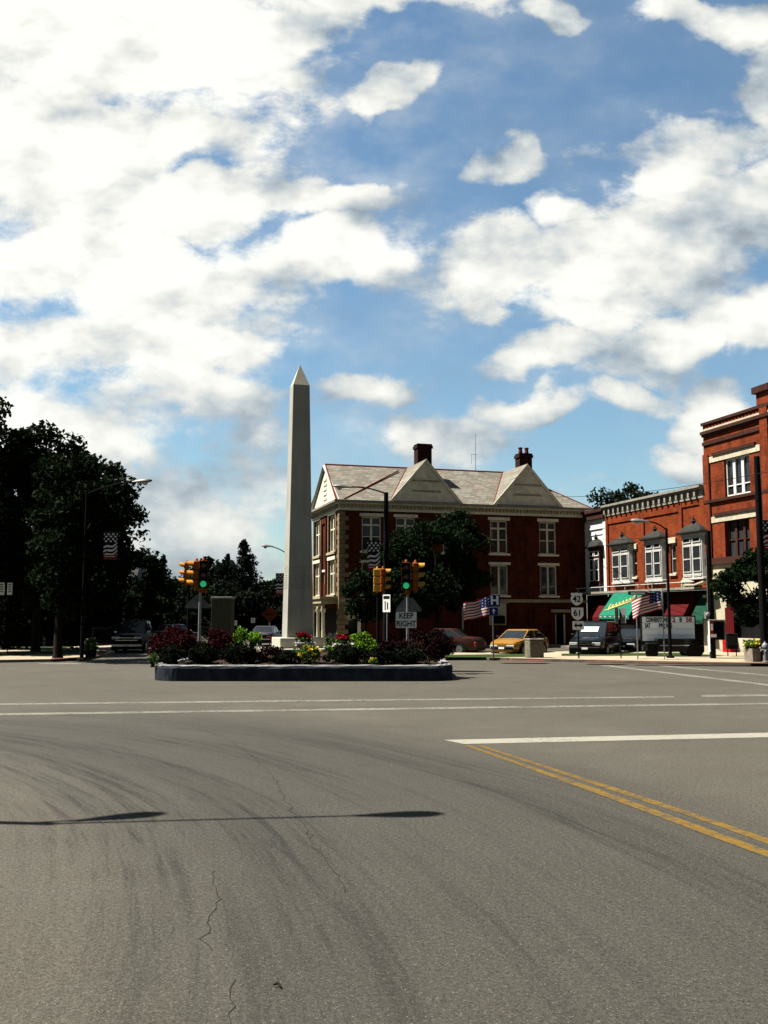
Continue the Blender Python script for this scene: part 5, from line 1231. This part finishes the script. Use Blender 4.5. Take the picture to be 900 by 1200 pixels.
# ---- dark house under the left trees
def house(px, Y, w, d, h, label, rz, mw, porch=True, roof=2.4):
    t = empty('house', (X(px,Y), Y, .1), rz, label, 'house')
    wins = [(-w*.35,-w*.15,1.1,2.5),(w*.15,w*.35,1.1,2.5)]; MB().wall(-w/2,w/2,0,h,wins,-d/2,.15).box(-w/2,-w/2+.02,-d/2+.01,d/2,0,h).box(w/2-.02,w/2,-d/2+.01,d/2,0,h).box(-w/2,w/2,d/2-.02,d/2,0,h).build('wall', mw, t)
    for r in wins: window(t, r, -d/2, .08, 1, (.5,), 'porchwhite')
    m = MB(); m.prism([(-d/2-.4,h-.1),(d/2+.4,h-.1),(0,h+roof)], -w/2-.3, w/2+.3, 'X'); m.build('roof', 'lead', t)
    MB().box(-.5,.5,-d/2-.03,-d/2-.003,0,2.1).build('door', 'corn_dark', t)
    if porch:
        MB().box(-w/2,w/2,-d/2-2.2,-d/2-.01,2.7,2.9).build('porch_roof', 'house', t)
        for k in range(5): x = -w/2+.2 + k*(w-.4)/4; MB().lathe([(.10,0),(.07,.1),(.06,2.6),(.1,2.7)], (x,-d/2-2.0,0), 10).build('porch_post', 'porchwhite', t, smooth=True)
    return t
house(92, 76, 9, 7, 4.5, 'dark shaded house with pale porch posts behind the left trees', R(6), 'house')
house(-30, 70, 12, 8, 5.2, 'dark brick house at the left frame edge behind the trees', R(10), 'housebrick')
house(228, 128, 12, 8, 4.5, 'far dark house behind the left traffic signal', R(-4), 'housebrick', False)

# ================================================================== TREES
G_L = 'street trees along the left pavement'
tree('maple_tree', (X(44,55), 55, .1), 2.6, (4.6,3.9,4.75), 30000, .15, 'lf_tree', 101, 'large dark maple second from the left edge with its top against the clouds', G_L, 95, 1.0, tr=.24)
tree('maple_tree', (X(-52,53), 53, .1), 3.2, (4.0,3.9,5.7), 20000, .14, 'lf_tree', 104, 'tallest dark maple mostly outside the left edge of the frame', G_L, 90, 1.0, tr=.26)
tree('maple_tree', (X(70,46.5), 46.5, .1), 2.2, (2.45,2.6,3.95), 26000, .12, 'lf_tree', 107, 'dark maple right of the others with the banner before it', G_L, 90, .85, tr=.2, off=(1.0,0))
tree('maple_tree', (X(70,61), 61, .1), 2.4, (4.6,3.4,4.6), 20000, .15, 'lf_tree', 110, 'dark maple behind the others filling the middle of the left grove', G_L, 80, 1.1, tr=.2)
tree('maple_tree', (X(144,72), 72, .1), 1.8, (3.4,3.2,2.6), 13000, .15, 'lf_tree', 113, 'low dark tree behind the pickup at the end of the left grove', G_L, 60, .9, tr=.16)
tree('hedge_tree', (X(8,60), 60, .1), .3, (8.5,2.0,1.9), 16000, .14, 'lf_dk', 116, 'dark understorey thicket under the left maples', G_L, 60, .9, tr=.1)
tree('hedge_tree', (X(95,84), 84, .1), .3, (8.5,2.5,3.2), 16000, .18, 'lf_dk', 118, 'dark thicket closing the view behind the shaded house', G_L, 60, 1.1, tr=.1)
G_F = 'far trees beyond the square'
for i, (px, Y, py, w, lb) in enumerate(((168,118,690,5,'low rounded tree left of the small spruce'), (213,112,684,5,'low rounded tree behind the left traffic signals'), (246,116,658,4.0,'upright tree between the signal and the big spruce'),
        (258,104,652,2.4,'thin upright tree just left of the big spruce'), (312,118,684,4.2,'low tree between the big spruce and the obelisk'), (332,112,676,3.0,'tree showing at the left side of the obelisk'), (362,120,690,4.0,'tree filling the gap between obelisk and hotel'))):
    top = Z(py, Y); tree('leafy_tree', (X(px,Y), Y, -.02), 1.0, (w, w, (top-1.0)/1.95), 8000, .22, 'lf_far', 130+3*i, lb, G_F, 55, 1.2, tr=.2)
conifer((X(190.5,108),108,-.02), Z(650,108), 2.0, 7000, .16, 160, 'small pointed spruce against the sky right of the left grove', G_F)
conifer((X(285,98),98,-.02), Z(632,98), 3.7, 15000, .17, 161, 'big dark spruce between the left signal and the obelisk', G_F)
conifer((X(266,106),106,-.02), Z(648,106), 2.8, 9000, .17, 163, 'narrower spruce just left of the big spruce', G_F)
for i, (px, Y, w, h, lb) in enumerate(((190,100,9,4.6,'dark thicket across the far street left of centre'), (260,94,7,4.2,'dark thicket below the big spruce'), (330,100,8,4.4,'dark thicket behind the obelisk base'), (140,102,7,4.4,'dark thicket behind the pickup'))):
    tree('hedge_tree', (X(px,Y), Y, -.02), .2, (w, 2.2, h/2), 12000, .20, 'lf_dk', 170+3*i, lb, 'thickets closing the far street', 60, 1.1, tr=.1)
G_H = 'street trees before the brick hotel'
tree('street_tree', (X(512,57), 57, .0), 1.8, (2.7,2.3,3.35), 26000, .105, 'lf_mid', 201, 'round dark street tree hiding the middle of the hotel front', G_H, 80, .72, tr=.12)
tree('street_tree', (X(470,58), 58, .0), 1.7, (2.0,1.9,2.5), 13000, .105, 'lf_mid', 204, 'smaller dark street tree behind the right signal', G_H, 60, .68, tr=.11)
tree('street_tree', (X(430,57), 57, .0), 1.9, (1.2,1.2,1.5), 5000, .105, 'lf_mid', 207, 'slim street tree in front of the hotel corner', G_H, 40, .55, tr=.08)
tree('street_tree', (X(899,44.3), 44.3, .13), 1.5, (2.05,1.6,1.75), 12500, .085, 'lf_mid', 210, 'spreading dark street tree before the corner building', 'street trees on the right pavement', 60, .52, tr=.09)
tree('leafy_tree', (X(737,108), 108, 0), 9.0, (4.6,4,3.6), 9000, .22, 'lf_far', 214, 'tree top showing above the shop row roof', G_F, 60, 1.3, tr=.3)

# wires
def wire(a, b, sag, label):
    pts = [Vector(a).lerp(Vector(b), f) - Vector((0,0,sag*4*f*(1-f))) for f in [i/14 for i in range(15)]]
    tag(MB().tube(pts, .014, 5).build('overhead_wire', 'wire'), label, 'wire', 'overhead wires')
wire(P(652,582,68), P(900,553,40), .3, 'overhead wire from the hotel eave to the right frame edge')
wire(P(690,633,66), P(833,623,47), .1, 'thin wire crossing the shop row under its cornice')
wire(P(367,600,70), P(330,690,66), .1, 'thin wire sloping down beside the obelisk')

# ================================================================== LIGHT
sun = bpy.data.lights.new('sun', 'SUN'); so = bpy.data.objects.new('sun', sun); COL.objects.link(so)
sun.energy = 5.0; sun.angle = R(.5); sun.color = (1.0, .945, .85)
so.rotation_euler = (-Vector(SD)).to_track_quat('-Z', 'Y').to_euler(); so.location = (-20, 0, 40)
wd = bpy.data.worlds.new('World'); SC.world = wd; wd.use_nodes = True; nt = wd.node_tree; nt.nodes.clear()
out = nd(nt, 'ShaderNodeOutputWorld'); bg = nd(nt, 'ShaderNodeBackground'); bg.inputs['Strength'].default_value = .05
sky = nd(nt, 'ShaderNodeTexSky'); sky.sky_type = 'NISHITA'; sky.sun_disc = False; sky.sun_elevation = R(58); sky.sun_rotation = math.atan2(SD[0], SD[1]); sky.air_density = 1.1; sky.dust_density = .6; sky.ozone_density = 3.0
tc = nd(nt, 'ShaderNodeTexCoord'); sx = nd(nt, 'ShaderNodeSeparateXYZ'); lk(nt, tc.outputs['Generated'], sx.inputs[0])
dyp = mth(nt, 'MAXIMUM', mth(nt, 'ABSOLUTE', sx.outputs[1]), .12)
u = mth(nt, 'DIVIDE', sx.outputs[0], dyp); v = mth(nt, 'DIVIDE', sx.outputs[2], dyp)
uv = nd(nt, 'ShaderNodeCombineXYZ'); lk(nt, u, uv.inputs[0]); lk(nt, v, uv.inputs[1])
nmp = nd(nt, 'ShaderNodeMapping'); nmp.inputs['Scale'].default_value = (1.0, 1.55, 1); lk(nt, uv.outputs[0], nmp.inputs[0])
wn_ = nd(nt, 'ShaderNodeTexNoise', i_Scale=6.0, i_Detail=6.0); lk(nt, uv.outputs[0], wn_.inputs['Vector'])
wv = nd(nt, 'ShaderNodeVectorMath', operation='SUBTRACT'); lk(nt, wn_.outputs['Color'], wv.inputs[0]); wv.inputs[1].default_value = (.5,.5,.5)
ws = nd(nt, 'ShaderNodeVectorMath', operation='SCALE'); lk(nt, wv.outputs[0], ws.inputs[0]); ws.inputs['Scale'].default_value = .17
wuv = nd(nt, 'ShaderNodeVectorMath', operation='ADD'); lk(nt, uv.outputs[0], wuv.inputs[0]); lk(nt, ws.outputs[0], wuv.inputs[1])
def duv(px, py): d = ray(px, py); return d.x/d.y, d.z/d.y
# cloud masses: direction centre, size, weight, tilt
BL = [(150,40,330,95,1.1,.0),(420,20,200,55,1.0,.3),(60,150,230,110,1.1,0),(300,120,110,35,.55,.5),(230,225,190,55,1.0,0),(400,238,78,34,1.0,0),(370,315,130,52,1.05,0),(180,320,190,70,.95,0),(60,420,140,80,.8,0),(240,410,110,48,.8,0),
 (90,530,200,75,.75,0),(270,560,110,50,.62,0),(120,630,240,50,.55,0),(462,106,66,30,.95,.1),(592,176,54,34,1.0,.2),(580,295,92,72,1.15,0),(650,235,80,36,.9,.1),(760,280,150,70,1.1,.1),(880,255,120,72,1.1,.2),(800,200,95,34,.85,.2),
 (885,85,50,80,1.15,.2),(650,10,50,22,.8,.2),(830,5,110,30,.8,0),(820,378,110,50,1.1,.1),(900,380,70,60,1.0,0),(650,405,62,26,.9,.1),(725,465,60,26,.85,0),(610,482,52,26,.95,0),(845,490,70,52,1.1,.1),(800,540,66,26,.85,.1),(448,446,74,24,.85,0),(530,525,72,34,.7,0),(690,575,60,16,.5,.1),(300,480,60,46,.6,0),(560,360,50,22,.75,0),(150,440,330,300,.52,0),(120,200,330,250,.55,0),(790,330,230,240,.50,0),(520,300,200,140,.36,0),(220,150,170,60,.9,.35),(40,300,150,80,.8,0),(150,590,260,110,.78,0),(300,520,90,60,.7,0),(250,480,150,60,.75,0),(440,448,95,30,.9,0),(620,405,90,36,.85,.15),(605,485,75,36,.95,0),(730,468,85,30,.9,0),(535,520,100,50,.8,0),(690,350,110,50,.75,0),(720,300,200,80,.85,.1),(840,180,110,46,.75,.2),(60,600,340,140,.55,0),(600,520,260,120,.34,0)]
acc = None
for px, py, a, b, w, tl in BL:
    u0, v0 = duv(px, py)
    s = nd(nt, 'ShaderNodeMapping'); s.vector_type = 'TEXTURE'; s.inputs['Location'].default_value = (u0, v0, 0); s.inputs['Rotation'].default_value = (0,0,tl); s.inputs['Scale'].default_value = (a*1.28/F, b*1.34/F, 1)
    lk(nt, wuv.outputs[0], s.inputs[0]); ln = nd(nt, 'ShaderNodeVectorMath', operation='LENGTH'); lk(nt, s.outputs[0], ln.inputs[0])
    f = sstep(nt, ln.outputs['Value'], 0.0, 1.2, w, 0.0)
    acc = f if acc is None else mth(nt, 'SMOOTH_MAX', acc, f) if False else (mth(nt, 'MAXIMUM', acc, f))
# no cloud masses in the unseen sky, to lower the ambient light
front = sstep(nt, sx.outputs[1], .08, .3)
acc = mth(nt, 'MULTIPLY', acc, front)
n1 = noise(nt, nmp.outputs[0], 5.5, 10, .60); n2 = noise(nt, nmp.outputs[0], 24.0, 6, .62)
nr = noise(nt, nmp.outputs[0], 6.5, 5, .52)
of = nd(nt, 'ShaderNodeVectorMath', operation='ADD'); lk(nt, nmp.outputs[0], of.inputs[0]); of.inputs[1].default_value = (-.02, .045, 0)
n1b = noise(nt, of.outputs[0], 6.5, 5, .52)
dn = mth(nt, 'ADD', acc, mth(nt, 'ADD', mth(nt, 'MULTIPLY', mth(nt, 'SUBTRACT', n1, .5), 2.0), mth(nt, 'MULTIPLY', mth(nt, 'SUBTRACT', n2, .5), .45)))
al = sstep(nt, dn, .23, .60)
# a thin veil of high cloud, thicker to the left and near the masses
veil = mth(nt, 'MULTIPLY', mth(nt, 'MULTIPLY', sstep(nt, n1, .36, .70), front), sstep(nt, mth(nt, 'ADD', mth(nt, 'MULTIPLY', u, -.9), mth(nt, 'MULTIPLY', acc, .35)), -.35, .35, .10, .62))
thick = sstep(nt, dn, .35, 1.05)
rel = mth(nt, 'MULTIPLY', mth(nt, 'SUBTRACT', nr, n1b), 1.9)
glow = nd(nt, 'ShaderNodeVectorMath', operation='DOT_PRODUCT'); lk(nt, tc.outputs['Generated'], glow.inputs[0]); gv = Vector((-.50,.68,.52)).normalized(); glow.inputs[1].default_value = gv
gl = sstep(nt, glow.outputs['Value'], .78, .98)
grey = sstep(nt, noise(nt, nmp.outputs[0], 3.6, 4), .44, .70)
lo = sstep(nt, v, .02, .36, .80, 1.0)          # clouds near the skyline are seen through more air
br = mth(nt, 'MULTIPLY', mth(nt, 'ADD', mth(nt, 'ADD', .765, rel), mth(nt, 'SUBTRACT', mth(nt, 'MULTIPLY', thick, .24), mth(nt, 'MULTIPLY', grey, .20))), lo)
br = mth(nt, 'MINIMUM', mth(nt, 'MAXIMUM', mth(nt, 'ADD', br, mth(nt, 'MULTIPLY', gl, .22)), .42), 1.06)
al = mth(nt, 'MAXIMUM', al, veil)
ccol = mixc(nt, sstep(nt, br, .5, .95), (.80,.92,1.0), (1.0,1.0,.93))
cs = nd(nt, 'ShaderNodeVectorMath', operation='SCALE'); lk(nt, ccol, cs.inputs[0]); lk(nt, mth(nt, 'MULTIPLY', br, .25/.05), cs.inputs['Scale'])
skm = nd(nt, 'ShaderNodeVectorMath', operation='MULTIPLY'); lk(nt, sky.outputs[0], skm.inputs[0]); skm.inputs[1].default_value = (.60,.685,.655)
fin = mixc(nt, mth(nt, 'MULTIPLY', al, .97), skm.outputs[0], cs.outputs[0])
# unseen sky mixed to dim grey, added to take blue out of the shade
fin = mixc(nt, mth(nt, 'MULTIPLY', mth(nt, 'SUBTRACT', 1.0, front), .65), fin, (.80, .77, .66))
# below the horizon the far land is dark
fin = mixc(nt, sstep(nt, sx.outputs[2], -.02, 0.0), (.25,.28,.25), fin)
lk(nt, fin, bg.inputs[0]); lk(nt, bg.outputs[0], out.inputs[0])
wd.cycles.sampling_method = 'MANUAL'; wd.cycles.sample_map_resolution = 512

vs = SC.view_settings; vs.view_transform = 'Standard'; vs.look = 'None'; vs.exposure = 2.0; vs.gamma = 1.0; vs.use_curve_mapping = False
SC.render.engine = 'CYCLES'; SC.cycles.max_bounces = 6; SC.cycles.diffuse_bounces = 3; SC.cycles.glossy_bounces = 3; SC.cycles.transmission_bounces = 2
SC.cycles.use_denoising = True; SC.render.film_transparent = False
